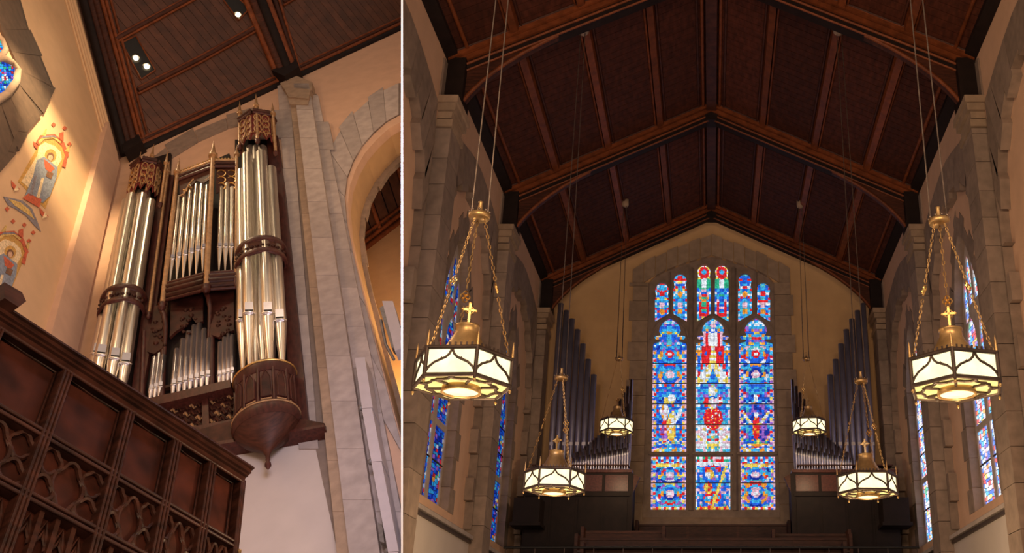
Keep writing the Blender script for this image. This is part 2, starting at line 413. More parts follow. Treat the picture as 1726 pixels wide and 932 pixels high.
def col_small(k, x, y, c, i, j, n):
    ix = min(i, n - 1 - i)
    if k in 'cd':
        if y < 470: return 'C' if ell(x, y, c, 458, 3.5, 4) else ('R' if ell(x, y, c, 460, 8.5, 11) else ('W', 'Y')[j // 2 % 2])
        if y < 485: return 'W' if abs(x - c) < 4 else ('G' if ix < 4 else 'P')
        if y > 533: return ('Y', 'V', 'C', 'T')[int(rnd(i // 2, j // 2, 1) * 4)]
        if ix < 2: return ('C', 'B', 'B', 'W')[j // 2 % 4]
        if y > 508 and ix < 4: return 'R'
        if y > 528: return 'R'
        return pick(rnd(ix // 2, j // 2, k), [('C', 3), ('B', 4), ('G', 2), ('R', 1), ('O', 1), ('P', 1)])
    for yy, cc in ((491 + (4 if k in 'af' else 5), 'O' if k in 'be' else 'R'), (514, 'P'), (525, 'O')):
        if ell(x, y, c, yy, 4.5, 5): return cc
    if ix < 2: return ('W', 'C', 'R', 'C')[j // 2 % 4]
    return pick(rnd(ix // 2, j // 2, k), [('C', 5), ('B', 5), ('W', 1.5), ('R', 1), ('T', 1), ('Y', .6)])
def mosaic(x0, x1, y0, y1, place, colour, cell=3.5, gap=.16, jit=.3):
    """cells of glass set in lead; place(x, y) puts a drawing point on the glass plane"""
    nx = max(2, round((x1 - x0) / cell)); ny = max(2, round((y1 - y0) / cell)); m = MB(); g = {}
    for j in range(ny + 1):
        for i in range(nx + 1):
            dx = (random.uniform(-jit, jit) if 0 < i < nx else 0); dy = (random.uniform(-jit, jit) if 0 < j < ny else 0)
            g[i, j] = (x0 + (x1 - x0) * (i + dx) / nx, y0 + (y1 - y0) * (j + dy) / ny)
    for j in range(ny):
        for i in range(nx):
            q = [g[i, j], g[i + 1, j], g[i + 1, j + 1], g[i, j + 1]]; cx = sum(p[0] for p in q) / 4; cy = sum(p[1] for p in q) / 4
            q = [place(p[0] + (cx - p[0]) * gap, p[1] + (cy - p[1]) * gap) for p in q]
            m.add(q, [(0, 1, 2, 3)], GK.index(colour(cx, cy, i, j, nx)))
    return m
def glass(parent, x0, x1, y0, y1, place, colour, mats=GLM, cell=3.5, back=None):
    p = part('glass_panel', mosaic(x0, x1, y0, y1, place, colour, cell), mats, parent, recalc=False)
    lm = MB().add([back(*q) for q in ((x0, y0), (x1, y0), (x1, y1), (x0, y1))], [(0, 1, 2, 3)])
    part('leading', lm, 'lead', p)
pb = lambda x, y: pz(x, y) + Vector((0, .012, 0))
for k, x0, x1, yt, yb, sl in LIGHTS:
    glass(win, x0 - 1, x1 + 1, yt - 2, yb + 2, pz, lambda x, y, i, j, n, k=k, c=(x0 + x1) / 2: col_small(k, x, y, c, i, j, n), cell=2.1, back=pb)
YB = [536, 613, 646.5, 681, 716, 764]
for q, (x0, x1, xb0, xb1) in enumerate(BIG):
    c = (x0 + x1) / 2; h = (x1 - x0) / 2; lo = min(x0, xb0) - 1; hi = max(x1, xb1) + 1
    for a, b in list(zip(YB[:-1], YB[1:])) + [(769, 814), (814, 861)]:
        l2, h2 = (lo, hi) if a < 765 else (LOW[q][0] - 2, LOW[q][1] + 2)
        f = (lambda x, y, i, j, n, c=c: col_mid(x, y, c, h, i, j, n)) if q == 1 else (lambda x, y, i, j, n, c=c, s=(1 if q == 0 else 2): col_side(x, y, c, h, i, j, n, s))
        glass(win, l2, h2, a + .6, b - .6, pz, f, cell=2.2, back=pb)
    for yb in YB[1:-1] + [814]:
        part('saddle_bar', MB().tube([pz(lo - 1, yb) + Vector((0, -.02, 0)), pz(hi + 1, yb) + Vector((0, -.02, 0))], .016, 5), 'lead', win)

# ---- side walls: piers, bay arches, windows
def bay_in(d): return 9.0 + 2.8 * (max(0, 1 - (abs(d) / 2.42) ** 2.2)) ** .4545
def bay_out(d): return 12.6 - .14 * abs(d) ** 1.5
def side_wall(s):
    nm = 'left' if s < 0 else 'right'; cl = 1 if s < 0 else 0; X = s * WX
    t = thing('wall_' + nm, ('plastered nave wall with stone bay arches, on the side of the lantern nearest the partition' if s < 0 else 'plastered nave wall with stone bay arches, at the right edge of the view'), None, kind='structure')
    for bi in range(3):
        y0, y1 = TY[bi], TY[bi + 1]; yc = (y0 + y1) / 2; hw = (y1 - y0) / 2
        ds = [-hw + 2 * hw * i / 28 for i in range(29)]
        # spandrel plaster above the arch
        sp = [(X, yc + d, bay_out(d) - .25) for d in ds] + [(X, y1, roofz(WX) + .1), (X, y0, roofz(WX) + .1)]
        part('plaster', MB().prism(sp, (s * .3, 0, 0)), 'plaster', t, clip=cl)
        # recessed plaster field with the window opening
        xr = X + s * .14; wo = win_outline(yc)
        fld = [(xr, y0, 2.4), (xr, y1, 2.4), (xr, y1, 12.6), (xr, y0, 12.6)]
        part('plaster', MB().plate(fld, [[(xr, y, z) for y, z in wo]], (s * .45, 0, 0)), 'plaster', t, clip=cl)
        # voussoirs
        n = 15; dl = 2.42
        for i in range(n):
            th0 = math.pi * (1 - i / n); th1 = math.pi * (1 - (i + 1) / n)
            def pin(th, k):
                d = dl * math.cos(th); d = max(-2.42, min(2.42, d)); return (yc + d * k, 9.0 + (bay_in(d) - 9.0) * k)
            k = (1.0, .945)[i % 2]
            a, b = pin(th0, k), pin(th1, k); am, bm_ = 2.9 * math.cos(th0), 2.9 * math.cos(th1)
            def po(dm, th):
                if abs(dm) > 2.38: return (yc + math.copysign(2.45, dm), 9.0 + (bay_out(2.45) - 9.0) * min(1, math.sin(th) / .57))
                return (yc + dm, bay_out(dm))
            A, B = po(am, th0), po(bm_, th1)
            q = [a, b, B, A]
            part('stone_block', MB().prism([(X - s * .045, y, z) for y, z in q], (s * .22, 0, 0)), 'stone', t, clip=cl)
        part('mortar_bed', MB().prism([(X - s * .035, yc + d, bay_in(d) + .1) for d in ds if abs(d) <= 2.4] + [(X - s * .035, yc + d, bay_out(d) - .06) for d in ds[::-1] if abs(d) <= 2.4], (s * .1, 0, 0)), 'mortar', t, clip=cl)
        # toothed jamb stones of the bay
        for e in (-1, 1):
            z = 4.75; k = 0
            while z < 9.0:
                h = random.uniform(.5, .7); z2 = min(9.0, z + h); inn = (2.42, 2.24)[k % 2]
                ys = sorted((yc + e * inn, yc + e * 2.46))
                part('stone_block', MB().box(min(X - s * .05, X + s * .17), max(X - s * .05, X + s * .17), ys[0], ys[1], z, z2 - .012), 'stone', t, clip=cl); z = z2; k += 1
        # stones round the window
        n = 10; o = win_outline(yc, .0)
        z = 4.9; k = 0
        while z < 9.3:
            h = random.uniform(.5, .72); z2 = min(9.3, z + h)
            for e in (-1, 1):
                wd = (1.26, 1.44)[(k + (e > 0)) % 2]; ys = sorted((yc + e * .99, yc + e * wd))
                part('stone_block', MB().box(min(xr - s * .012, xr + s * .3), max(xr - s * .012, xr + s * .3), ys[0], ys[1], z, z2 - .012), 'stone', t, clip=cl)
            z = z2; k += 1
        for i in range(n):
            f0, f1 = -1 + 2 * i / n, -1 + 2 * (i + 1) / n; ko = (1.28, 1.44)[i % 2]
            q = [(yc + .99 * f0, wz(f0) - .03), (yc + .99 * f1, wz(f1) - .03), (yc + ko * f1, wzo(f1) + (ko - 1.36)), (yc + ko * f0, wzo(f0) + (ko - 1.36))]
            part('stone_block', MB().prism([(xr - s * .012, y, z) for y, z in q], (s * .31, 0, 0)), 'stone', t, clip=cl)
        # sloped ledge under the window and lower wall
        part('ledge', MB().hexa([(X - s * .10, y0 + .4, 4.52), (X - s * .10, y1 - .4, 4.52), (xr + s * .4, y1 - .4, 4.52), (xr + s * .4, y0 + .4, 4.52), (X - s * .10, y0 + .4, 4.60), (X - s * .10, y1 - .4, 4.60), (xr + s * .4, y1 - .4, 4.98), (xr + s * .4, y0 + .4, 4.98)]), 'stone_grey', t, clip=cl)
        part('ledge', MB().box(min(X - s * .06, X), max(X - s * .06, X), y0 + .4, y1 - .4, 4.44, 4.50), 'iron', t, clip=cl)
        part('plaster', MB().box(min(X, X + s * .3), max(X, X + s * .3), y0, y1, 0, 4.52), 'plaster_white', t, clip=cl)
    # piers
    for yt in TY:
        z = 0.0; k = 0
        while z < 11.6:
            h = random.uniform(.55, .8); z2 = min(11.62, z + h); wd = .37
            part('stone_block', MB().box(min(X - s * .30, X + s * .2), max(X - s * .30, X + s * .2), yt - wd, yt + wd, z, z2 - .012), 'stone', t, clip=cl); z = z2; k += 1
        for zz, wd, dx in ((11.62, .44, .33), (11.82, .40, .29), (11.98, .46, .36), (12.14, .50, .40)):
            part('capital', MB().box(min(X - s * dx, X + s * .2), max(X - s * dx, X + s * .2), yt - wd, yt + wd, zz, zz + .155), 'stone_tan', t, clip=cl)
        part('stone_block', MB().box(min(X - s * .04, X + s * .2), max(X - s * .04, X + s * .2), yt - .46, yt + .46, 12.3, 13.2), 'stone', t, clip=cl)
    return t
def wz(f): return 9.3 + 1.55 * (1 - abs(f) ** 1.75)
def wzo(f): return 9.3 + 1.55 * (1 - abs(f) ** 1.75) + .42 * (1 - abs(f)) + .1
def win_outline(yc, inset=0.0):
    return [(yc - 1.02, 4.9)] + [(yc + 1.02 * f, wz(f)) for f in [-1 + 2 * i / 16 for i in range(17)]] + [(yc + 1.02, 4.9)]
side_wall(-1); side_wall(1)

def side_window(s, bi, num, label, mats, cell, pal):
    yc = (TY[bi] + TY[bi + 1]) / 2; xg = s * (WX + .14 + .22)
    t = thing('window_%d' % num, label, None, kind='structure', base=(xg, yc, 4.9))
    cl = 1 if s < 0 else 0
    outl = win_outline(yc)
    holes = []
    for sgn in (-1, 1):
        c = sgn * .50; h = .40
        low = [(c - h, 5.02), (c - h, 8.35), (c - h * .75, 8.75), (c - h * .3, 9.0), (c, 9.1), (c + h * .3, 9.0), (c + h * .75, 8.75), (c + h, 8.35), (c + h, 5.02)]
        i0 = 6.62
        holes.append([(c - h, 5.02), (c - h, i0 - .07), (c + h, i0 - .07), (c + h, 5.02)])
        holes.append([(c - h, i0 + .07)] + low[1:-1] + [(c + h, i0 + .07)])
    for sgn in (-1, 1):
        for a, b, top in ((.08, .40, 10.45), (.48, .80, 9.95)):
            c = sgn * (a + b) / 2; h = (b - a) / 2
            holes.append([(c - h, 9.28 if b < .5 else 8.98), (c - h, top - .35), (c - h * .5, top - .1), (c, top), (c + h * .5, top - .1), (c + h, top - .35), (c + h, 9.28 if b < .5 else 8.98)])
    part('tracery', MB().plate([(xg - s * .035, y, z) for y, z in outl], [[(xg - s * .035, yc + d, z) for d, z in h] for h in holes], (s * .03, 0, 0)), 'stone_grey', t, clip=cl)
    def place(x, y): return Vector((xg, yc + x, y))
    def back(x, y): return Vector((xg + s * .012, yc + x, y))
    for j, h in enumerate(holes):
        ys = [p[0] for p in h]; zs = [p[1] for p in h]
        def colr(x, y, i, j2, n, j=j):
            if i == 0 or i == n - 1: return pick(rnd(i, j2, j, num), [('B', 3), ('W', 2), ('R', 2), ('C', 2)])
            return pick(rnd(i // 2 * 2 + (j2 % 2), j2, j, num), pal)
        glass(t, min(ys) - .02, max(ys) + .02, min(zs) - .02, max(zs) + .02, place, colr, mats, cell, back)
        if j < 4:
            for zz in ([5.83] if j % 2 == 0 else [7.3, 8.0]):
                part('saddle_bar', MB().tube([(xg - s * .03, yc + min(ys), zz), (xg - s * .03, yc + max(ys), zz)], .018, 5), 'lead', t, clip=cl)
PALD = [('B', 9), ('D', 9), ('C', 3), ('T', 2), ('R', 2), ('V', 3), ('O', 1), ('W', .8), ('G', .7), ('Y', .5)]
PALB = [('W', 9), ('C', 6), ('B', 4), ('R', 3), ('O', 2), ('Y', 1.5), ('P', 3), ('G', 1), ('V', 1)]
side_window(-1, 1, 2, 'tall deep blue stained glass window behind the big hanging lantern nearest the partition', DKM, .085, PALD)
side_window(-1, 2, 3, 'narrow blue glimpse of a stained glass window left of the organ pipes by the gable wall', DKM, .085, PALD)
side_window(1, 1, 4, 'bright white and red stained glass window at the right edge of the view', GBM, .085, PALB)
side_window(1, 2, 5, 'narrow bright strip of stained glass right of the gable organ pipes', GBM, .085, PALB)
side_window(1, 0, 6, 'stained glass window of the nearest bay in the right-hand wall, mostly out of view', GLM, .12, PALB)

# ---- roof: boarded panels, ribs, ridge, wall plates
t = thing('ceiling', 'dark boarded wooden roof with red-brown ribs over the nave', None, kind='structure')
XR = [0.0, 1.36, 2.72, 4.06, 5.52]
def rp(s, x, y, d=0.0): return Vector((s * x, y, roofz(x) - d))
for s in (-1, 1):
    cl = 1 if s < 0 else 0
    for bi in range(-1, 3):
        y0 = TY[bi] if bi >= 0 else 5.2; y1 = TY[bi + 1]
        for k in range(4):
            m = MB(); n = 26; xa, xb = XR[k], XR[k + 1]
            for q in range(n):
                ya = y0 + (y1 - y0) * q / n + .008; yb = y0 + (y1 - y0) * (q + 1) / n - .008
                m.hexa([rp(s, xa, ya), rp(s, xb, ya), rp(s, xb, yb), rp(s, xa, yb), rp(s, xa, ya, -.05), rp(s, xb, ya, -.05), rp(s, xb, yb, -.05), rp(s, xa, yb, -.05)])
            part('board_panel', m, 'wood_board', t, clip=cl, kind='stuff')
            # moulded edge strips round every panel
            for ye in (y0 + .30, y1 - .30):
                part('panel_moulding', MB().tube([rp(s, xa + .05, ye, .02), rp(s, xb - .05, ye, .02)], .035, 6), 'wood_rib', t, clip=cl)
        part('backing', MB().hexa([rp(s, 0, y0, -.06), rp(s, 5.6, y0, -.06), rp(s, 5.6, y1, -.06), rp(s, 0, y1, -.06), rp(s, 0, y0, -.1), rp(s, 5.6, y0, -.1), rp(s, 5.6, y1, -.1), rp(s, 0, y1, -.1)]), 'wood_black', t, clip=cl)
        for x in XR[1:4]:
            m = MB().hexa([rp(s, x - .07, y0, .13), rp(s, x + .07, y0, .13), rp(s, x + .07, y1, .13), rp(s, x - .07, y1, .13), rp(s, x - .09, y0), rp(s, x + .09, y0), rp(s, x + .09, y1), rp(s, x - .09, y1)])
            part('rib', m, 'wood_rib', t, clip=cl)
            for e in (-.13, .13):
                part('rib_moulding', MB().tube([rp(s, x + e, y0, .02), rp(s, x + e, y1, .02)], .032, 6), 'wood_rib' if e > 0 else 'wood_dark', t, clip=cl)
        # wall plate
        part('wall_plate', MB().hexa([rp(s, 5.18, y0, .10), rp(s, 5.50, y0, .10), rp(s, 5.50, y1, .10), rp(s, 5.18, y1, .10), rp(s, 5.18, y0, -.02), rp(s, 5.5, y0, -.02), rp(s, 5.5, y1, -.02), rp(s, 5.18, y1, -.02)]), 'wood_black', t, clip=cl)
        part('rib_moulding', MB().tube([rp(s, 5.0, y0, .03), rp(s, 5.0, y1, .03)], .045, 6), 'wood_rib', t, clip=cl)
for bi in range(-1, 3):
    y0 = TY[bi] if bi >= 0 else 5.2; y1 = TY[bi + 1]
    part('ridge_beam', MB().box(-.13, .13, y0, y1, APEX - .26, APEX + .02), 'wood_dark', t)
    for e in (-.22, .22): part('ridge_moulding', MB().tube([(e, y0, APEX - .15), (e, y1, APEX - .15)], .045, 6), 'wood_rib', t)
    for e in (-.34, .34): part('ridge_moulding', MB().tube([(e, y0, APEX - .18), (e, y1, APEX - .18)], .04, 6), 'wood_dark', t)

# ---- roof trusses
TL = ['roof truss at the top edge of the view, nearest of the four', 'large roof truss crossing the top corners above the two biggest lanterns', 'roof truss halfway down the nave with curved braces', 'roof truss against the gable wall above the great window']
for i, yt in enumerate(TY):
    if i == 0:
        continue
    t = thing('roof_truss', TL[i], 'truss', base=(0, yt, 12.3), group='roof trusses')
    D = .46
    for s in (-1, 1):
        cl = 1 if s < 0 else 0
        def bar(x0, x1, ya, yb, d0, d1, mt, nme):
            part(nme, MB().hexa([rp(s, x0, ya, d1), rp(s, x1, ya, d1), rp(s, x1, yb, d1), rp(s, x0, yb, d1), rp(s, x0, ya, d0), rp(s, x1, ya, d0), rp(s, x1, yb, d0), rp(s, x0, yb, d0)]), mt, t, clip=cl)
        bar(0, 5.36, yt - .16, yt + .16, -.02, D, 'wood_black', 'rafter')
        bar(0, 5.36, yt - .30, yt + .30, -.02, .14, 'wood_rib', 'rafter_moulding')
        bar(0, 5.36, yt - .23, yt + .23, .15, .27, 'wood_rib', 'rafter_moulding')
        for yy, dd in ((yt - .315, .02), (yt - .17, .34), (yt - .12, D)):
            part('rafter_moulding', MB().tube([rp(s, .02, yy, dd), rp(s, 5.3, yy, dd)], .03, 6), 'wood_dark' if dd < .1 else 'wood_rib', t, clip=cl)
        # wall post and arched brace
        part('wall_post', MB().box(min(s * 5.0, s * 5.38), max(s * 5.0, s * 5.38), yt - .26, yt + .26, 12.3, 13.35), 'wood_black', t, clip=cl)
        P0 = Vector((s * 5.02, yt, 12.42)); P2 = rp(s, 3.2, yt, D); P1 = Vector((s * 4.55, yt, 13.25))
        cv = [(P0 * (1 - q) ** 2 + P1 * 2 * q * (1 - q) + P2 * q * q) for q in [k / 10 for k in range(11)]]
        topc = [rp(s, 3.2, yt, D - .05), rp(s, 5.02, yt, D - .05)]
        part('brace', MB().prism([p + Vector((0, -.1, 0)) for p in cv] + [p + Vector((0, -.1, 0)) for p in topc], (0, .2, 0)), 'wood_dark', t, clip=cl)
        part('brace_moulding', MB().tube([p + Vector((0, -.09, 0)) for p in cv], .045, 6), 'wood_rib', t, clip=cl)
    part('apex_block', MB().box(-.16, .16, yt - .2, yt + .2, APEX - D - .06, APEX), 'wood_black', t)

# ---- white partition added to draw the border between the two views
t = thing('wall_divider', 'thin white partition wall added as the border line between the two views', None, kind='structure', base=CAM + ray(677.5, 932) * 13)
q = []
for zc in (13.0, 40.0):
    for yy in (-120, 1060):
        for sx in (-1, 1): q.append(CAM + ray(677.6, yy) * zc + CR * (sx * .0125))
part('partition', MB().hexa([q[0], q[1], q[3], q[2], q[4], q[5], q[7], q[6]]), 'white_paint', t)

# ---- hanging lanterns
LR, LH, CZ = .53, .30, 2.02
def hexp(r, z, rot=math.pi / 6): return [Vector((r * math.cos(rot + k * math.pi / 3), r * math.sin(rot + k * math.pi / 3), z)) for k in range(6)]
def make_lantern():
    t = thing('hanging_lantern', 'lantern', 'lantern')
    top, bot = hexp(LR, LH), hexp(LR, 0)
    for k in range(6):
        k2 = (k + 1) % 6
        part('corner_post', MB().tube([bot[k] - Vector((0, 0, .05)), bot[k], top[k] + Vector((0, 0, .02))], [.012, .022, .022], 6), 'iron', t)
        part('pinnacle', MB().tube([top[k], top[k] + Vector((0, 0, .03)), top[k] + Vector((0, 0, .14)), top[k] + Vector((0, 0, .20))], [.02, .016, .012, .002], 6), 'brass', t)
        part('drop', MB().lathe([(0, -.085), (.014, -.07), (.018, -.055), (.006, -.035)], bot[k], n=8), 'brass', t)
        part('rail', MB().tube([top[k], top[k2]], .024, 6), 'iron', t)
        part('rail', MB().tube([bot[k], bot[k2]], .024, 6), 'iron', t)
        # cresting teeth
        m = MB(); e = top[k2] - top[k]
        for q in range(1, 9):
            p = top[k] + e * (q / 9); d = e.normalized() * .012
            m.hexa([p - d + Vector((0, 0, .01)), p + d + Vector((0, 0, .01)), p + d * .9 + Vector((0, 0, .012)) + p.normalized() * .01, p - d * .9 + p.normalized() * .01,
                    p - d + Vector((0, 0, .05)), p + d + Vector((0, 0, .05)), p + d + Vector((0, 0, .05)) + p.normalized() * .01, p - d + Vector((0, 0, .05)) + p.normalized() * .01])
        part('cresting', m, 'iron', t, kind='stuff')
        # glass side with ogee bars
        a, b, c, d = bot[k] * .97, bot[k2] * .97, top[k2] * 1, top[k] * 1
        a = Vector((bot[k].x * .975, bot[k].y * .975, .0)); b = Vector((bot[k2].x * .975, bot[k2].y * .975, .0)); up = Vector((0, 0, LH))
        g = part('glass_side', MB().prism([a, b, b + up, a + up], -(a + b).normalized() * .008), 'lantern_glass', t)
        def fp(u, v): return (bot[k] * (1 - u) + bot[k2] * u) * .985 + Vector((0, 0, LH * v))
        for sg in (0, 1):
            cv = [(0.0, .12), (.06, .30), (.16, .46), (.28, .56), (.38, .64), (.45, .76), (.5, .96)]
            part('glazing_bar', MB().tube([fp(u if not sg else 1 - u, v) for u, v in cv], .015, 5), 'iron', g)
            for (u, v) in ((.30, .60), (.0, .55), (.0, .98)):
                uu = u if not sg else 1 - u
                part('cusp', MB().lathe([(0, -.02), (.018, 0), (0, .02)], fp(uu, v), n=6), 'iron', g)
        # bottom glass segment
        z0 = Vector((0, 0, -.004))
        g = part('glass_bottom', MB().prism([z0, bot[k] * .965 + z0, bot[k2] * .965 + z0], (0, 0, .008)), 'lantern_bottom', t)
        mid = (bot[k] + bot[k2]) / 2; zz = Vector((0, 0, -.012))
        part('glazing_bar', MB().tube([bot[k] * .4 + zz, bot[k] * .72 + zz], .019, 5), 'iron', g)
        nb = bot[k]; pt = [bot[k] * .70, bot[k] * .60 + mid * .16, bot[k] * .34 + mid * .42, mid * .72 + bot[k] * .10, mid * .97]
        part('glazing_bar', MB().tube([p + zz for p in pt], .019, 5), 'iron', g)
        pt = [bot[k2] * .70, bot[k2] * .60 + mid * .16, bot[k2] * .34 + mid * .42, mid * .72 + bot[k2] * .10, mid * .97]
        part('glazing_bar', MB().tube([p + zz for p in pt], .019, 5), 'iron', g)
    r = part('bottom_ring', MB().lathe([(.205, .0), (.215, -.07), (.20, -.075), (.185, -.07), (.185, 0)], (0, 0, 0), n=28), 'brass', t)
    part('diffuser', MB().lathe([(0, -.062), (.188, -.055)], (0, 0, 0), n=28), 'lantern_glass', r)
    b = part('bell_cap', MB().lathe([(.27, LH + .0), (.24, LH + .10), (.175, LH + .22), (.135, LH + .30), (.125, LH + .37), (.135, LH + .38), (.135, LH + .40), (.05, LH + .41), (0, LH + .41)], (0, 0, 0), n=24), 'brass', t)
    part('roof_plate', MB().prism(hexp(LR * .95, LH - .005), (0, 0, .008)), 'iron', t)
    zc = LH + .41
    cr = part('cross', MB().box(-.013, .013, -.012, .012, zc, zc + .26), 'gilt', t)
    part('cross_arm', MB().box(-.075, .075, -.012, .012, zc + .165, zc + .19), 'gilt', cr)
    part('cross_ring', MB().tube([(.046 * math.cos(a), 0, zc + .178 + .046 * math.sin(a)) for a in [k * math.pi / 8 for k in range(16)]], .010, 5, closed=True), 'gilt', cr)
    for px, pzz in ((-.075, .1775), (.075, .1775), (0, .26)):
        part('cross_tip', MB().lathe([(0, -.02), (.022, 0), (0, .02)], (px, 0, zc + pzz), n=6), 'gilt', cr)
    # crown disc
    c = part('crown', MB().lathe([(0, CZ), (.115, CZ), (.125, CZ + .02), (.125, CZ + .06), (.11, CZ + .06), (.10, CZ + .04), (.045, CZ + .05), (.03, CZ + .12), (.022, CZ + .20), (.03, CZ + .22), (0, CZ + .24)], (0, 0, 0), n=24), 'brass', t)
    for k in range(10):
        a = k * math.pi / 5
        part('crown_boss', MB().lathe([(0, -.018), (.018, 0), (0, .022)], (.122 * math.cos(a), .122 * math.sin(a), CZ + .075), n=6), 'chain', c)
    # three chains, each with a quatrefoil link
    for k in (1, 3, 5):
        p0 = top[k] * 0.92; p0.z = LH + .02; p1 = Vector((top[k].x * .12, top[k].y * .12, CZ))
        d = p1 - p0; L = d.length; dn = d.normalized(); sd = dn.cross(Vector((0, 0, 1))).normalized(); m = MB(); n = 26
        for q in range(n):
            a = p0 + d * (q / n); b2 = p0 + d * ((q + .98) / n); md = (a + b2) / 2
            if .44 < (q + .5) / n < .53: continue
            sv = sd if q % 2 else dn.cross(sd)
            m.tube([a, md + sv * .014 - dn * .014, md + sv * .014 + dn * .014, b2, md - sv * .014 + dn * .014, md - sv * .014 - dn * .014], .0065, 4, closed=True)
        ch = part('chain', m, 'brass', t, kind='stuff')
        ce = p0 + d * .487; m = MB()
        for (ux, uy) in ((1, 0), (-1, 0), (0, 1), (0, -1)):
            cc = ce + sd * (ux * .028) + dn * (uy * .036)
            m.tube([cc + sd * (.026 * math.cos(a)) + dn * (.03 * math.sin(a)) for a in [i * math.pi / 5 for i in range(10)]], .008, 4, closed=True)
        part('quatrefoil_link', m, 'gilt', ch)
    return t
proto = make_lantern()
LANT = [(778, 652, -2.70, 'big hexagonal lantern with glowing amber glass, hanging nearest the partition', .49, 1, 0),
        (1612, 656, 2.70, 'big hexagonal lantern with glowing amber glass, hanging at far right with a corner in front', -.26, 1, 0),
        (934, 826, -2.70, 'middle-sized glowing lantern hanging before the organ chest left of the great window', -.37, 1, 17.1),
        (1463, 832, 2.70, 'middle-sized glowing lantern hanging before the organ chest right of the great window', -.49, 1, 17.1),
        (1039, 728, -2.70, 'small distant lantern hanging close to the left edge of the great window', -.42, .84, 25.5),
        (1364, 728, 2.70, 'small distant lantern hanging close to the right edge of the great window', .42, .84, 25.5)]
for i, (x, y, X, lb, rot, sca, Y) in enumerate(LANT):
    p = atX(x, y, X) if not Y else atY(x, y, Y)
    o = proto if i == 0 else copy_tree(proto)
    o['label'] = lb; o['group'] = 'hexagonal hanging lanterns'
    o.matrix_world = Matrix.Translation(p) @ Matrix.Rotation(rot, 4, 'Z') @ Matrix.Diagonal((sca, sca, 1, 1))
    FR[o.name] = (ID, Vector((0, 0, 0)))
    zr = roofz(p.x) - p.z; s = 1 if p.x > 0 else -1
    for e in (-.095, .095):
        m = MB(); n = 60; z0 = CZ + .05
        ends = (Vector((e / sca, 0, z0)), Vector((e * .55 / sca, 0, zr - .05)))
        m.tube([ends[0], ends[0].lerp(ends[1], .5), ends[1]], .0085 / sca, 5)
        part('hanging_cord', m, 'chain', o)
    part('ceiling_hook', MB().lathe([(0, zr - .20), (.09, zr - .19), (.125, zr - .14), (.125, zr + .05), (0, zr + .05)], (0, 0, 0), n=16), 'stone_tan', o)
    lamp('POINT', 'lantern_lamp', p + Vector((0, 0, -1.1)), (150 if sca == 1 else 35), (1.0, .70, .40), .12)

# ---- organ chests with open ranks of pipes beside the great window
def pipe_rank(s, label):
    yf = 26.6
    def P(x, y, Y=yf): return atY(x, y, Y)
    def mx(x): return x if s < 0 else 2 * 1200 - x
    zt = P(1000, 792).z; xi = P(mx(1062), 792).x; xo = s * 5.1
    t = thing('pipe_organ', label, 'organ', base=((xi + xo) / 2, yf, zt - 2.6))
    x0, x1 = sorted((xi, xo)); zf = 4.25
    ch = part('chest', MB().box(x0, x1, yf, 28.6, zf, zt - .06), 'wood_black', t)
    part('chest_cornice', MB().box(x0 - .06, x1 + .06, yf - .08, 28.65, zt - .08, zt), 'wood_case', ch)
    zb = P(1000, 833).z
    part('chest_moulding', MB().box(x0 - .03, x1 + .03, yf - .05, yf, zb - .05, zb + .02), 'wood_black', ch)
    for k in range(4):
        xa = x0 + (x1 - x0) * (k + .06) / 4; xb = x0 + (x1 - x0) * (k + .94) / 4
        part('chest_panel', MB().box(xa, xb, yf - .025, yf, zb + .08, zt - .14), 'wood_case', ch)
        part('chest_panel', MB().box(xa, xb, yf - .02, yf, zf + .2, zb - .12), 'wood_black', ch)
    xc = xi + s * .0
    part('corner_post', MB().box(min(xi, xi - s * .10), max(xi, xi - s * .10), yf - .03, yf + .12, zf + .5, zt - .1), 'wood_black', ch)
    part('corner_bracket', MB().prism([(xi - s * .02, yf - .02, zt - .08), (xi - s * .28, yf - .02, zt - .2), (xi - s * .10, yf - .02, zt - .62), (xi - s * .02, yf - .02, zt - .62)], (0, .14, 0)), 'wood_dark', ch)
    # side cabinet at the outer end
    xs = sorted((s * 4.55, s * 5.25))
    part('side_cabinet', MB().box(xs[0], xs[1], yf - .75, yf, P(900, 880, yf - .75).z, P(900, 838, yf - .75).z), 'wood_black', t)
    part('cabinet_shelf', MB().box(xs[0] - .05, xs[1] + .05, yf - .82, yf, P(900, 886, yf - .75).z, P(900, 880, yf - .75).z), 'wood_black', t)
    def pipe(x, Y, ytop, r, foot, mt):
        p = P(mx(x), 792, Y); z0 = zt; z2 = P(mx(x), ytop, Y).z; z1 = min(z0 + foot, z2 - .05)
        o = part('organ_pipe', MB().lathe([(.25 * r, z0), (r, z1), (r, z2), (r * .8, z2), (r * .8, z2 - .05)], (p.x, Y, 0), n=12), mt, t)
        part('pipe_mouth', MB().box(p.x - r * .6, p.x + r * .6, Y - r * 1.06, Y - r * .8, z1 + .0, z1 + r * 1.1), 'pipe_grey', o)
    n = 22
    for k in range(n):
        f = k / (n - 1); x = 965 + 92 * f
        pipe(x, yf + .16, 772 - 18 * f - 8 * (k % 2), .036, .16 + .30 * f, 'pipe_grey')
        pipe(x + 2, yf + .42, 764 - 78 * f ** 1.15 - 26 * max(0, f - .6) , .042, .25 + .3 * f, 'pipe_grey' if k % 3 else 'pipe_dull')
    for x, yt in ((993, 632), (982, 606), (971, 580), (960, 556), (949, 538), (938, 524), (927, 512)):
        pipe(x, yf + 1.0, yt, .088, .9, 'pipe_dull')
    for k in range(7):
        pipe(1022 + 6.2 * k, yf + .75, 706 - 11 * k, .05, .5, 'pipe_grey')
    part('rack_board', MB().box(x0 + .1, x1 - .05, yf + .08, yf + .5, zt + .14, zt + .17), 'wood_dark', t)
pipe_rank(-1, 'rank of open silver organ pipes on a dark chest left of the great window')
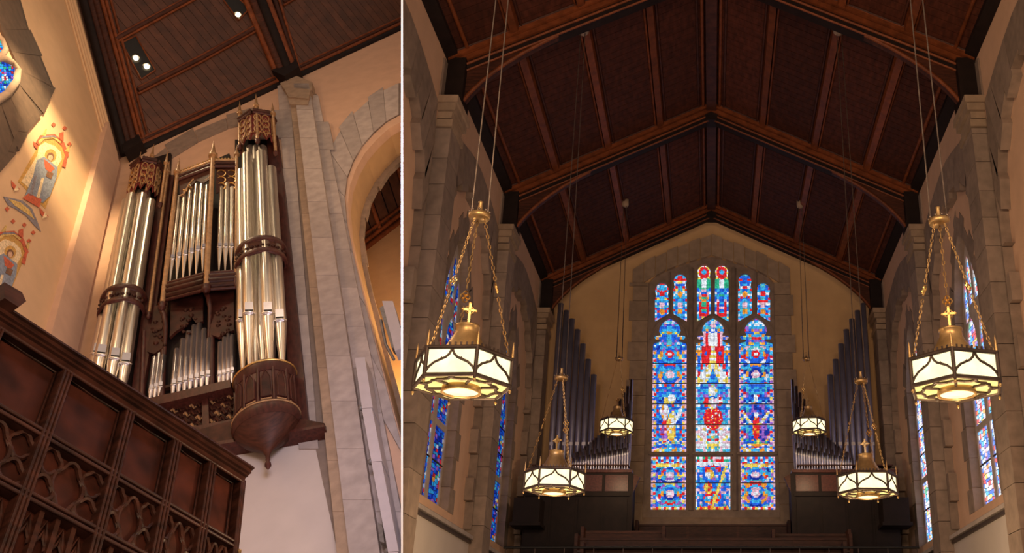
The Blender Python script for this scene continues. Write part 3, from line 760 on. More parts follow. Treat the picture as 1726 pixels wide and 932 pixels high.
pipe_rank(1, 'rank of open silver organ pipes on a dark chest right of the great window')

# ---- gallery: floor, benches and rail below the great window
t = thing('gallery_floor', 'dark wooden gallery floor below the great window', None, kind='structure', base=(0, 26, 4.1))
part('deck', MB().box(-5.1, 5.1, 23.4, 29, 4.05, 4.25), 'wood_dark', t)
part('gallery_front', MB().box(-5.1, 5.1, 23.35, 23.5, 3.1, 4.35), 'wood_dark', t)
BN = [(28.45, 884, 1075, 1328, 'dark bench back running along the wall right under the great window sill'),
      (27.2, 895, 985, 1120, 'short red-brown bench in front of the organ chest left of the window'),
      (27.2, 900, 1302, 1428, 'short red-brown bench in front of the organ chest right of the window'),
      (25.5, 907, 975, 1430, 'long red-brown choir bench in the middle row of the gallery'),
      (24.6, 921, 985, 1420, 'long dark choir bench in the row nearest the gallery rail')]
for Y, yt, xa, xb, lb in BN:
    Y = 26.5 if 'short' in lb else Y
    a = atY(xa, yt, Y); b = atY(xb, yt, Y)
    t = thing('choir_bench', lb, 'bench', base=((a.x + b.x) / 2, Y, 4.25), group='choir benches in the gallery')
    part('back', MB().box(a.x, b.x, Y - .03, Y + .03, 4.45, a.z - .05), 'wood_dark', t)
    part('top_rail', MB().box(a.x - .02, b.x + .02, Y - .06, Y + .05, a.z - .06, a.z), 'wood_dark', t)
    part('seat', MB().box(a.x, b.x, Y - .42, Y - .03, 4.62, 4.67), 'wood_case', t)
    for x in (a.x, b.x): part('bench_end', MB().box(x - .04, x + .04, Y - .45, Y + .06, 4.25, a.z + .06), 'wood_dark', t)
    n = max(1, int((b.x - a.x) / 1.2))
    for k in range(1, n): part('stile', MB().box(a.x + (b.x - a.x) * k / n - .04, a.x + (b.x - a.x) * k / n + .04, Y - .045, Y - .03, 4.45, a.z - .06), 'wood_dark', t)
Y = 23.6; a = atY(812, 923, Y)
t = thing('gallery_rail', 'thin dark iron rail along the front of the gallery at the bottom edge', 'railing', base=(0, Y, 4.35))
part('handrail', MB().tube([(-4.95, Y, a.z), (4.95, Y, a.z)], .028, 8), 'black', t)
for k in range(15):
    x = -4.9 + 9.8 * k / 14
    part('baluster', MB().tube([(x, Y, 4.3), (x, Y, a.z)], .014, 6), 'iron', t)

# ================================================================ ORGAN ROOM (left)
K = F1.at
AM = -3.7                       # mural wall plane
def bb(a, c, y): return F1.b(a, c, y)
def slab(pts, c0, c1, m=None):
    """outline drawn on the organ wall, given thickness c0..c1 out of the wall"""
    m = m or MB(); return m.prism([K(x, y, c0) for x, y in pts], (0, 0, c1 - c0))
def mslab(pts, d, th, m=None):
    """outline drawn on the mural wall, d metres proud, th thick"""
    m = m or MB(); return m.prism([F1.ata(x, y, AM + d) for x, y in pts], (th, 0, 0))
P1 = K(255, 243); P2 = K(678, 46); P3 = F1.ata(130, 0, AM)
CN = (P2 - P1).cross(P3 - P1).normalized()
if CN.y > 0: CN.negate()       # down into the room
def cslab(pts, d, th, m=None):
    m = m or MB(); return m.prism([F1.plane(x, y, P1 + CN * d, CN) for x, y in pts], CN * th)

# ---- organ wall with pier and arch
t = thing('wall_chancel', 'pink plastered wall behind the big carved pipe organ', None, kind='structure', frame=F1)
arch_in = [(676, 205), (655, 217), (634, 236), (615, 258), (600, 284), (590, 312), (586, 345), (590, 390), (600, 440), (622, 530), (655, 660), (690, 790)]
poly = [(90, 980), (90, 300), (200, 265), (262, 235), (470, 138), (690, 38)] + [(690, 198)] + arch_in + [(690, 980)]
part('plaster', slab(poly, 0, -.25), 'plaster', t, clip=-1)
lo = [(330, 778), (556, 738), (596, 932), (610, 1000), (300, 1000)]
part('plaster', slab(lo, .002, .02), 'plaster_white', t, clip=-1)
# arch ring stones on the face
arch_out = [(676, 152), (650, 165), (625, 182), (600, 205), (578, 233), (560, 268), (553, 310), (556, 350), (566, 400), (583, 470), (604, 560), (634, 690)]
def seg(A, B, n0, tooth, c0, c1, mt, nm='stone_block', inner=0):
    for i in range(len(A) - 1):
        a0, a1, b0, b1 = [Vector((*p, 0)) for p in (A[i], A[i + 1], B[i], B[i + 1])]
        g = .012; k = tooth if i % 2 else 0.0
        q = [a0.lerp(a1, g), a0.lerp(a1, 1 - g), b0.lerp(b1, 1 - g) + (b1 - a1).normalized() * k, b0.lerp(b1, g) + (b0 - a0).normalized() * k]
        part(nm, slab([(p.x, p.y) for p in q], c0, c1), mt, t, clip=-1)
part('mortar_bed', slab([(690, 200)] + arch_in + arch_out[::-1] + [(690, 150)], -.2, .035), 'mortar', t, clip=-1)
seg(arch_in, arch_out, 0, 6, -.2, .05, 'stone_grey')
# soffit of the arch and the inner ring
m = MB(); D = -.92
for i in range(len(arch_in) - 1):
    p, q = K(*arch_in[i], -.02), K(*arch_in[i + 1], -.02); m.add([p, q, q + Vector((0, 0, D)), p + Vector((0, 0, D))], [(0, 1, 2, 3)])
part('arch_soffit', m, 'plaster_gold', t, clip=-1)
inn = [F1.M @ (K(x, y, -.02) + Vector((0, 0, D))) for x, y in arch_in]
def topix(pw):
    d = pw - CAM; z = d.dot(CF); return (PX0 + FPX * d.dot(CR) / z, PY0 - FPX * d.dot(CU) / z)
m = MB(); cc = Vector((sum(K(x, y).x for x, y in arch_in[:9]) / 9 + 1.0, K(640, 420).y, 0))
for i in range(len(arch_in) - 1):
    p, q = K(*arch_in[i], -.02) + Vector((0, 0, D)), K(*arch_in[i + 1], -.02) + Vector((0, 0, D))
    pi, qi = p.lerp(Vector((cc.x, cc.y, p.z)), .055), q.lerp(Vector((cc.x, cc.y, p.z)), .055 if i % 2 else .075)
    part('stone_block', MB().prism([p, q, qi, pi], (0, 0, -.12)), 'stone_tan', t, clip=-1)
# aisle beyond: wall and little boarded roof
fw = [(560, 470), (700, 335), (700, 940), (560, 940)]
part('aisle_plaster', slab(fw, -3.6, -3.75), 'plaster_gold', t, clip=-1)
A0, A1 = K(585, 442, -3.6), K(720, 338, -3.6); rise = Vector((0, .25, 2.6)); EY = Vector((0, 1, 0))
n = 9
for k in range(n):
    p, q = A0.lerp(A1, k / n + .006), A0.lerp(A1, (k + 1) / n - .006)
    part('board', MB().prism([p, q, q + rise, p + rise], (0, .05, 0)), 'wood_chancel', t, clip=-1)
part('roof_backing', MB().prism([A0 + EY * .06, A1 + EY * .06, A1 + rise + EY * .06, A0 + rise + EY * .06], EY * .2), 'wood_black', t, clip=-1)
for e0, r in ((.0, .11), (.22, .07), (.42, .05)):
    part('cornice', MB().tube([A0 + Vector((0, -.03, e0)), A1 + Vector((0, -.03, e0))], r, 8), 'wood_rib', t, clip=-1)
for k in (.42, .80):
    p = A0.lerp(A1, k); part('rib', MB().tube([p + Vector((0, -.03, .3)), p + rise], .07, 6), 'wood_rib', t, clip=-1)
# pier: side strip, chamfer and face, in courses
ys = [140, 185, 232, 284, 340, 400, 464, 530, 600, 676, 756, 842, 940]
def lx(l, y): (x0, y0), (x1, y1) = l; return x0 + (x1 - x0) * (y - y0) / (y1 - y0)
strips = [(((468, 150), (515, 800)), ((488, 150), (540, 800)), .0, .06, 'stone_grey', 8),
          (((487, 150), (568, 932)), ((497, 150), (590, 932)), .0, .20, 'stone_tan', 0),
          (((496, 150), (588, 932)), ((522, 150), (640, 932)), .0, .28, 'stone_grey', 0),
          (((521, 150), (638, 932)), ((536, 150), (690, 932)), .0, .12, 'stone_grey', 9)]
for si, (l0, l1, c0, c1, mt, tooth) in enumerate(strips):
    for i in range(len(ys) - 1):
        ya, yb = ys[i] + (20 if si % 2 else 0), ys[i + 1] + (20 if si % 2 else 0)
        if si == 0 and ya > 700: continue
        if si == 3 and ya < 250: tt = -2
        else: tt = 0
        k = tooth if i % 2 else 0; kl = k if si == 0 else 0; kr = k if si == 3 and ya < 300 else 0
        part('stone_block', slab([(lx(l0, ya) - kl, ya + .3), (lx(l1, ya) + kr + tt, ya + .3), (lx(l1, yb) + kr + tt, yb - .3), (lx(l0, yb) - kl, yb - .3)], c1, c0), mt, t, clip=-1)
part('mortar_bed', slab([(470, 160), (534, 160), (690, 932), (570, 932), (500, 600)], 0, .035), 'mortar', t, clip=-1)
part('capital', slab([(478, 147), (524, 150), (520, 166), (486, 163)], .36, 0), 'stone_tan', t)
part('capital', slab([(484, 163), (521, 166), (519, 176), (488, 175)], .31, 0), 'stone_tan', t)
part('capital', slab([(472, 140), (500, 128), (526, 138), (526, 152), (478, 149)], .28, 0), 'stone_tan', t)
for i, y in enumerate((155, 180, 205, 232)):   # toothed stones right of the capital
    part('stone_block', slab([(518, y), (526 + 7 * i, y), (528 + 7 * i, y + 24), (522, y + 24)], 0, .05), 'stone_grey', t)
# shallow arch stones on the wall behind the organ
ar = [(250, 300), (290, 268), (335, 240), (385, 218), (430, 206), (470, 212)]; ao = [(236, 284), (280, 250), (328, 222), (382, 200), (432, 186), (474, 190)]
seg(ar, ao, 0, 5, 0, .03, 'stone')

# ---- mural wall, moulded edge, stone window head, ledge
t = thing('wall_mural', 'golden lit plaster wall with painted saints at the left edge', None, kind='structure', frame=F1)
bz = [bb(AM, 0, 1000), bb(AM, 0, 262)]
topc = [Vector((AM, P1.y + ((P3 - P1).y) * 0, 0))]
def ceil_b(a, c): return P1.y - (CN.x * (a - P1.x) + CN.z * (c - P1.z)) / CN.y
q = [Vector((AM, -6, 0)), Vector((AM, -6, 9)), Vector((AM, ceil_b(AM, 9) + .1, 9)), Vector((AM, ceil_b(AM, 0) + .1, 0))]
part('plaster', MB().prism(q, (-.3, 0, 0)), 'plaster_cream', t)
# pilaster by the corner and mouldings under the roof
part('pilaster', MB().prism([Vector((AM, -6, .15)), Vector((AM, -6, 1.05)), Vector((AM, ceil_b(AM, 1.05) - .9, 1.05)), Vector((AM, ceil_b(AM, .15) - .9, .15))], (.14, 0, 0)), 'plaster', t)
for d, r in ((.55, .07), (.85, .05), (1.15, .045), (1.5, .03)):
    part('moulding', MB().tube([Vector((AM + .02, ceil_b(AM, c) - d - .012 * c * c, c)) for c in [.2 + 8 * k / 12 for k in range(13)]], r, 6), 'plaster_cream', t)
so = [(24, -14), (42, 50), (62, 95), (84, 148), (64, 192), (38, 222), (22, 256), (-8, 290)]
sn = [(-16, -20), (-2, 50), (16, 88), (29, 118), (26, 140), (10, 158), (-4, 172), (-30, 190)]
part('mortar_bed', mslab(sn + so[::-1], -.05, .085), 'mortar_dark', t)
for i in range(7):
    k = 6 if i % 2 else 0
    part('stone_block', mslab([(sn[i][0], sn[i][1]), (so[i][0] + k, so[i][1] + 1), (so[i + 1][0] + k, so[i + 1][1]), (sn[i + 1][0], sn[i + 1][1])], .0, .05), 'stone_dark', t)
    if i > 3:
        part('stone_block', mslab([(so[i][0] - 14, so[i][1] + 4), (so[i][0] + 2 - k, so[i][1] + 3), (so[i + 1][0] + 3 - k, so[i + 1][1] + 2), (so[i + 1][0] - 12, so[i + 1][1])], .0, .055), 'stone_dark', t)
win7 = thing('window_7', 'sliver of bright blue stained glass at the upper left edge', None, kind='structure', frame=F1, base=F1.ata(10, 120, AM))
def pm(x, y): return F1.ata(x, y, AM + .035)
def pmb(x, y): return F1.ata(x, y, AM + .02)
def colm(x, y, i, j, n):
    if ell(x, y, 8, 132, 5, 6) : return 'R' if ell(x, y, 8, 132, 2.5, 3) else 'W'
    return pick(rnd(i, j, 77), [('C', 5), ('B', 5), ('D', 2), ('W', 1), ('G', 1), ('R', 1), ('V', 1)])
p = part('glass_panel', mosaic(-14, 27, 104, 165, pm, colm, 4.2), GLM, win7, recalc=False)
part('leading', MB().add([pmb(*q) for q in ((-15, 103), (28, 103), (28, 166), (-15, 166))], [(0, 1, 2, 3)]), 'lead', p)
p = part('glass_panel', mosaic(-14, 6, 68, 92, pm, colm, 4.2), GLM, win7, recalc=False)
part('leading', MB().add([pmb(*q) for q in ((-15, 67), (7, 67), (7, 93), (-15, 93))], [(0, 1, 2, 3)]), 'lead', p)
part('tracery', MB().tube([F1.ata(x, y, AM + .05) for x, y in [(-10, 172), (12, 158), (27, 138), (29, 118), (18, 104), (4, 98), (-10, 100)]], .09, 6), 'stone_tan', win7)
part('tracery', MB().tube([F1.ata(x, y, AM + .05) for x, y in [(-10, 96), (2, 94), (9, 84), (2, 66), (-10, 55)]], .07, 6), 'stone_tan', win7)

# ---- painted saints
def saint(label, ox, oy, crop=False):
    t = thing('mural', label, 'mural', frame=F1, base=F1.ata(62 + ox, 300 + oy, AM), group='wall paintings of saints')
    def pl(nm, pts, lvl, mt):
        part(nm, mslab([(x + ox, y + oy) for x, y in pts], .002 + .004 * lvl, .004), 'mural_' + mt, t)
    pl('painted_panel', [(30, 306), (62, 250), (70, 234), (90, 230), (107, 246), (111, 266), (76, 352)], 0, 'gold')
    pl('painted_niche', [(36, 306), (63, 262), (66, 246), (76, 240), (84, 243), (92, 246), (102, 256), (104, 268), (96, 282), (74, 338)], 1, 'cream')
    pl('painted_canopy', [(60, 240), (68, 228), (92, 226), (108, 240), (116, 262), (112, 268), (104, 246), (90, 233), (72, 234), (66, 246)], 2, 'red')
    pl('painted_canopy', [(64, 238), (72, 231), (91, 229), (104, 240), (100, 241), (90, 233), (74, 235), (67, 243)], 3, 'ochre')
    pl('painted_canopy', [(68, 233), (74, 229), (90, 228), (98, 233), (90, 231), (75, 232)], 4, 'slate')
    pl('painted_pinnacle', [(70, 228), (77, 217), (79, 217), (77, 229)], 2, 'ochre')
    pl('painted_pinnacle', [(98, 236), (100, 224), (107, 222), (107, 236), (104, 242)], 2, 'red')
    pl('painted_pinnacle', [(109, 254), (116, 257), (118, 243)], 2, 'ochre')
    pl('painted_pinnacle', [(57, 246), (56, 238), (64, 246), (62, 252)], 3, 'red')
    pl('painted_pinnacle', [(104, 280), (110, 283), (114, 262), (109, 264)], 3, 'red')
    pl('painted_halo', [(85 + 10 * math.cos(a), 262 + 11 * math.sin(a)) for a in [k * math.pi / 6 for k in range(12)]], 2, 'gold')
    pl('painted_hair', [(85 + 6.2 * math.cos(a), 264 + 7 * math.sin(a)) for a in [k * math.pi / 5 for k in range(10)]], 3, 'brown')
    pl('painted_face', [(85 + 4 * math.cos(a), 266 + 5 * math.sin(a)) for a in [k * math.pi / 5 for k in range(10)]], 4, 'skin')
    pl('painted_robe', [(62, 270), (74, 264), (84, 272), (97, 282), (95, 300), (84, 330), (72, 342), (42, 330), (56, 296)], 3, 'blue')
    pl('painted_robe', [(74, 268), (84, 276), (92, 284), (84, 292), (76, 284)], 4, 'red')
    pl('painted_fold', [(58, 296), (62, 296), (54, 330), (49, 330)], 4, 'slate')
    pl('painted_fold', [(70, 300), (74, 300), (66, 334), (61, 334)], 4, 'cream')
    pl('painted_hem', [(48, 326), (70, 336), (66, 350), (38, 334)], 4, 'red')
    pl('painted_book', [(80, 288), (90, 292), (86, 302), (77, 297)], 5, 'brown')
    pl('painted_cloud', [(5, 331), (20, 334), (38, 338), (54, 352), (64, 376), (69, 391), (58, 380), (44, 364), (26, 352), (14, 346)], 2, 'slate')
    pl('painted_cloud', [(14, 335), (34, 341), (50, 354), (58, 370), (42, 358), (24, 346)], 3, 'ochre')
    for x, y in ((24, 306), (72, 352)):
        pl('painted_angel', [(x - 5, y - 2), (x + 4, y + 8), (x + 10, y + 13), (x + 2, y + 16), (x - 4, y + 8)], 3, 'red')
        pl('painted_angel', [(x + 4, y + 6), (x + 8, y + 14), (x - 2, y + 17)], 4, 'cream')
    for x, y in ((90, 210), (109, 216), (117, 243)):
        pl('painted_star', [(x - 4, y), (x, y - 4), (x + 4, y), (x, y + 4)], 2, 'red')
    pl('painted_star', [(52, 392), (56, 388), (60, 392), (56, 396)], 2, 'red')
    pl('painted_star', [(8, 352), (12, 348), (16, 352), (12, 357)], 2, 'red')
saint('upper painted saint in a blue robe under a red canopy, complete on the golden wall', 0, 0)
saint('lower painted saint cut off by the left edge above the carved screen', -68, 163)

# ---- boarded roof of the organ room
t = thing('ceiling_chancel', 'dark boarded roof with moulded beams above the pipe organ', None, kind='structure', frame=F1)
e1 = (P2 - P1).normalized(); e2 = CN.cross(e1).normalized()
if e2.z < 0: e2.negate()
L = (P2 - P1).length
a0 = -2.2
k = 0
while a0 < L + 6:
    p = P1 + e1 * a0; q_ = P1 + e1 * (a0 + .235)
    part('board', MB().prism([p + e1 * .004, q_, q_ + e2 * 9.5, p + e2 * 9.5 + e1 * .004], -CN * .05), 'wood_chancel', t, clip=-1); a0 += .243; k += 1
part('backing', MB().prism([P1 - e1 * 2.4 - CN * .06, P2 + e1 * 6 - CN * .06, P2 + e1 * 6 + e2 * 9.5 - CN * .06, P1 - e1 * 2.4 + e2 * 9.5 - CN * .06], -CN * .1), 'black', t, clip=-1)
def cline(pts, d, r, mt, nm, n=6): part(nm, MB().tube([F1.plane(x, y, P1 + CN * d, CN) for x, y in pts], r, n), mt, t, clip=-1)
# cornice along the organ wall
for (dy, d, r, mt) in ((0, .06, .13, 'wood_black'), (-9, .06, .07, 'wood_rib'), (-15, .04, .05, 'wood_dark'), (-19, .03, .04, 'wood_rib')):
    cline([(225, 258 + dy), (262, 241 + dy), (470, 145 + dy), (690, 42 + dy)], d, r, mt, 'cornice', 8)
# edge along the mural wall
for (dx, d, r, mt) in ((3, .10, .12, 'wood_black'), (12, .08, .10, 'wood_dark'), (20, .07, .10, 'wood_dark'), (29, .05, .06, 'wood_rib'), (35, .04, .05, 'wood_rib'), (42, .03, .04, 'wood_rib')):
    ea = AM + .08 + dx * .017
    part('edge_beam', MB().tube([Vector((ea, ceil_b(ea, c), c)) + CN * d for c in (.0, 9.0)], r, 8), mt, t, clip=-1)
# truss beam above the pier
for (x0, x1, d, r, mt) in ((402, 472, .06, .10, 'wood_rib'), (414, 482, .12, .14, 'wood_dark'), (428, 493, .18, .16, 'wood_black'), (440, 502, .14, .12, 'wood_rib'), (453, 508, .06, .08, 'wood_dark'), (462, 511, .04, .05, 'wood_rib')):
    cline([(x0, -30), (x1, 138)], d, r, mt, 'truss_beam', 8)
part('beam_foot', slab([(466, 140), (505, 118), (512, 134), (488, 150)], 0, .45), 'wood_black', t)
part('beam_foot', slab([(212, 248), (240, 238), (248, 256), (218, 274)], 0, .35), 'wood_black', t)
for pts in ([(195, 66), (330, -8)], [(233, 152), (340, 98), (440, 42)], [(478, 3), (500, -10)]):
    for dy, r, mt in ((0, .07, 'wood_dark'), (-5, .04, 'wood_rib'), (6, .04, 'wood_rib')):
        cline([(x, y + dy) for x, y in pts], .03, r, mt, 'rib')
# recessed spot lights
def spotbox(label, quad, bulbs):
    ctr = F1.plane(sum(p[0] for p in quad) / 4, sum(p[1] for p in quad) / 4, P1, CN)
    s = thing('recessed_light', label, 'spotlight', frame=F1, base=ctr, group='recessed spotlights in the boarded roof')
    part('housing', cslab(quad, .004, .02), 'black', s)
    for i in range(4):
        a, b = quad[i], quad[(i + 1) % 4]
        part('trim', MB().tube([F1.plane(*a, P1 + CN * .03, CN), F1.plane(*b, P1 + CN * .03, CN)], .025, 5), 'wood_rib', s)
    for x, y in bulbs:
        p = F1.plane(x, y, P1 + CN * .06, CN)
        b = part('bulb', MB().lathe([(0, -.075), (.05, -.055), (.075, 0), (.05, .055), (0, .075)], p, n=12), 'bulb', s)
        part('socket', MB().lathe([(.10, -.02), (.11, .0), (.10, .02)], p, ex=e1, ey=e2, ez=CN, n=14), 'metal_grey', b)
spotbox('pair of glowing spotlights in a black recess of the boarded roof', [(205, 72), (229, 60), (262, 118), (238, 134)], [(229, 98), (247, 112)])
spotbox('single glowing spotlight at the top edge of the boarded roof', [(377, 0), (392, -12), (421, 14), (402, 34)], [(401, 25)])

# ---- the great pipe organ
org = thing('pipe_organ', 'tall carved pipe organ with two round towers of silver pipes and gilt pinnacles', 'organ', frame=F1, base=K(330, 760, 0))
EZ = Vector((0, 1, 0)); EA = Vector((1, 0, 0)); EC = Vector((0, 0, 1))
def elathe(prof, a, c, rx, rc, n=28, sm=True):
    """half-round turned member standing out of the case; prof = (scale, b)"""
    m = MB(); m.lathe(prof, (a, 0, c), ex=(rx, 0, 0), ey=(0, 0, rc), ez=EZ, n=n, sm=sm)
    for v in m.v: v.z = max(v.z, .03)
    return m
def opipe(parent, a, c, yf, ym, yt, r, mt='pipe_tin', mouth=True, ys=None):
    b0, b1, b2 = bb(a, c, yf), bb(a, c, ym), bb(a, c, yt)
    o = part('organ_pipe', MB().lathe([(.22 * r, b0), (.26 * r, b0 + .03), (r, b1), (r, b2), (r * .82, b2), (r * .82, b2 - .1)], (a, 0, c), ex=EA, ey=EC, ez=EZ, n=18), mt, parent)
    if mouth:
        h = (b2 - b1) * .0 + r * 5.0; d = -F1.cam.normalized()
        vd = Vector((F1.cam.x - a, 0, F1.cam.z - c)).normalized(); sd = Vector((vd.z, 0, -vd.x))
        def q(u, b, k): return Vector((a, b, c)) + vd * (r * k) + sd * (u * r)
        m = MB().hexa([q(-.62, b1 - r * .3, .8), q(.62, b1 - r * .3, .8), q(.62, b1 - r * .3, 1.03), q(-.62, b1 - r * .3, 1.03), q(-.62, b1 + h * .65, .8), q(.62, b1 + h * .65, .8), q(.62, b1 + h * .65, 1.04), q(-.62, b1 + h * .65, 1.04)])
        mo = part('pipe_mouth', m, 'pipe_grey', o)
        part('mouth_slot', MB().hexa([q(-.6, b1, .9), q(.6, b1, .9), q(.6, b1, 1.08), q(-.6, b1, 1.08), q(-.6, b1 + r * .9, .9), q(.6, b1 + r * .9, .9), q(.6, b1 + r * .9, 1.07), q(-.6, b1 + r * .9, 1.07)]), 'black', o)
        part('pipe_ear', MB().tube([q(-.95, b1 + r * .2, .75), q(-.5, b1 + r * .1, 1.12), q(.5, b1 + r * .1, 1.12), q(.95, b1 + r * .2, .75)], r * .16, 6), 'pipe_tin', o)
    return o
def post(x0, y0, x1, y1, c, r, tip=22, mt='gilt_wood', knob=True):
    p, q = K(x0, y0, c), K(x1, y1, c); p.x = q.x = (p.x + q.x) / 2
    o = part('post', MB().tube([p, q], r, 8), mt, org)
    tb = bb(q.x, c, y1 - tip) - q.y
    part('pinnacle', MB().tube([q, q + EZ * .04, q + EZ * (tb * .12), q + EZ * (tb * .16), q + EZ * (tb * .55), q + EZ * tb], [r * 1.7, r * 1.9, r * 1.9, r * 1.25, r * .7, .004], 8), mt, o)
    if knob: part('pendant_knob', MB().lathe([(0, -.20), (r * .9, -.16), (r * 1.5, -.08), (r * 1.2, 0), (r * 1.7, .04), (r, .08)], p, ex=EA, ey=EC, ez=EZ, n=10), 'wood_case', o)
    return o
# case body behind everything
part('case_back', slab([(245, 690), (300, 300), (388, 262), (396, 665)], .03, .10), 'wood_black', org)
part('case_side', slab([(470, 235), (482, 320), (524, 722), (500, 728), (452, 240)], .03, .16), 'wood_case', org)
part('case_back', slab([(398, 240), (470, 240), (512, 720), (400, 720)], .03, .12), 'wood_black', org)
part('case_back', slab([(232, 280), (290, 262), (262, 690), (150, 690)], .03, .12), 'wood_black', org)
part('case_side', slab([(272, 300), (296, 300), (262, 560), (240, 690), (222, 690), (250, 480)], .12, .22), 'wood_case', org)

# right tower
A, C = K(440, 436, .34).x, .34; RX, RC = .56, .42
lv = lambda y, c=.34: bb(A, c, y)
# base drum
for nm, pr, mt in (('drum_cornice', [(.90, lv(632)), (1.0, lv(636)), (1.0, lv(642)), (.95, lv(650)), (.92, lv(652))], 'wood_case'),
                   ('drum_body', [(.90, lv(646)), (.90, lv(706))], 'wood_case'),
                   ('drum_base', [(.92, lv(702)), (1.0, lv(705)), (1.05, lv(712)), (1.06, lv(718)), (1.0, lv(724)), (.98, lv(726))], 'wood_case'),
                   ('drum_underside', [(.98, lv(725)), (.75, lv(738)), (.40, lv(750)), (.14, lv(760)), (.07, lv(768)), (.06, lv(776))], 'wood_dark')):
    part(nm, elathe(pr, A, C, RX, RC), mt, org)
part('drum_top', elathe([(0, lv(634)), (.92, lv(634))], A, C, RX, RC), 'wood_dark', org)
part('pendant', MB().lathe([(0, lv(792)), (.02, lv(790)), (.055, lv(785)), (.05, lv(781)), (.025, lv(778)), (.04, lv(775))], (A, 0, C), ex=EA, ey=EC, ez=EZ, n=10), 'wood_case', org)
part('gilt_bead', MB().tube([Vector((A + RX * 1.0 * math.cos(a), lv(638), max(.04, C + RC * math.sin(a)))) for a in [math.pi * (k / 20 * 1.2 - .1) for k in range(21)]], .022, 6), 'gilt', org)
part('gilt_bead', MB().tube([Vector((A + RX * 1.03 * math.cos(a), lv(708), max(.04, C + RC * 1.03 * math.sin(a)))) for a in [math.pi * (k / 20 * 1.2 - .1) for k in range(21)]], .018, 6), 'gilt_wood', org)
for k in range(6):          # panels of the drum
    a0, a1 = math.pi * (k + .10) / 6, math.pi * (k + .90) / 6
    def dp(f, b, e=.905): a = a0 + (a1 - a0) * f; return Vector((A + RX * e * math.cos(a), b, C + RC * e * math.sin(a)))
    b0, b1 = lv(698), lv(654); pn = MB()
    sh = [(0.12, b0), (.88, b0), (.88, b0 + (b1 - b0) * .72), (.7, b0 + (b1 - b0) * .88), (.5, b1), (.3, b0 + (b1 - b0) * .88), (.12, b0 + (b1 - b0) * .72)]
    base = [dp(f, b) for f, b in sh]; nrm = (dp(.5, b0, 1.2) - dp(.5, b0)).normalized()
    o = part('drum_panel', pn.prism(base, nrm * .03), 'mural_brown' if 0 else 'wood_panel', org)
    part('panel_frame', MB().tube([p + nrm * .03 for p in base], .016, 5, closed=True), 'wood_case', o)
    part('panel_sill', MB().tube([dp(.08, b0 - .05, .93), dp(.92, b0 - .05, .93)], .02, 5), 'gilt_wood', o)
for k in range(7):
    a = math.pi * k / 6
    part('drum_stile', MB().tube([Vector((A + RX * .92 * math.cos(a), lv(704), C + RC * .92 * math.sin(a))), Vector((A + RX * .92 * math.cos(a), lv(648), C + RC * .92 * math.sin(a)))], .03, 6), 'wood_case', org)
# tower pipes
for ang, yf, ym, yt in ((158, 630, 548, 290), (118, 624, 536, 262), (62, 624, 536, 258), (22, 630, 548, 285)):
    a = math.radians(ang); opipe(org, A + RX * .70 * math.cos(a), C + RC * .70 * math.sin(a), yf, ym, yt, .125)
for ang in (90, 138, 42):
    a = math.radians(ang); opipe(org, A + RX * .36 * math.cos(a), C + RC * .15, 640, 560, 250, .12, mouth=False)
# ring band
for nm, pr, mt in (('ring_moulding', [(.88, lv(452)), (.96, lv(452)), (1.0, lv(449)), (.98, lv(445)), (.90, lv(443))], 'wood_case'),
                   ('ring_band', [(.86, lv(452)), (.90, lv(450)), (.90, lv(430)), (.86, lv(428))], 'wood_dark'),
                   ('ring_moulding', [(.88, lv(432)), (.97, lv(431)), (1.0, lv(428)), (.97, lv(424)), (.86, lv(423))], 'wood_case')):
    part(nm, elathe(pr, A, C, RX * 1.0, RC * 1.05), mt, org)
def carve(lvf, y0, y1, A_, C_, rx, rc, n, mt='wood_case'):
    for k in range(n):
        f = (k + .5) / n; a = math.pi * f; p = Vector((A_ + rx * math.cos(a), (lvf(y0) + lvf(y1)) / 2, C_ + rc * math.sin(a)))
        part('carved_boss', MB().lathe([(0, -.05), (.05, 0), (0, .05)], p, ex=EA, ey=EC, ez=EZ, n=6), mt, org)
carve(lv, 450, 430, A, C, RX * .92, RC * .97, 14, 'wood_panel')
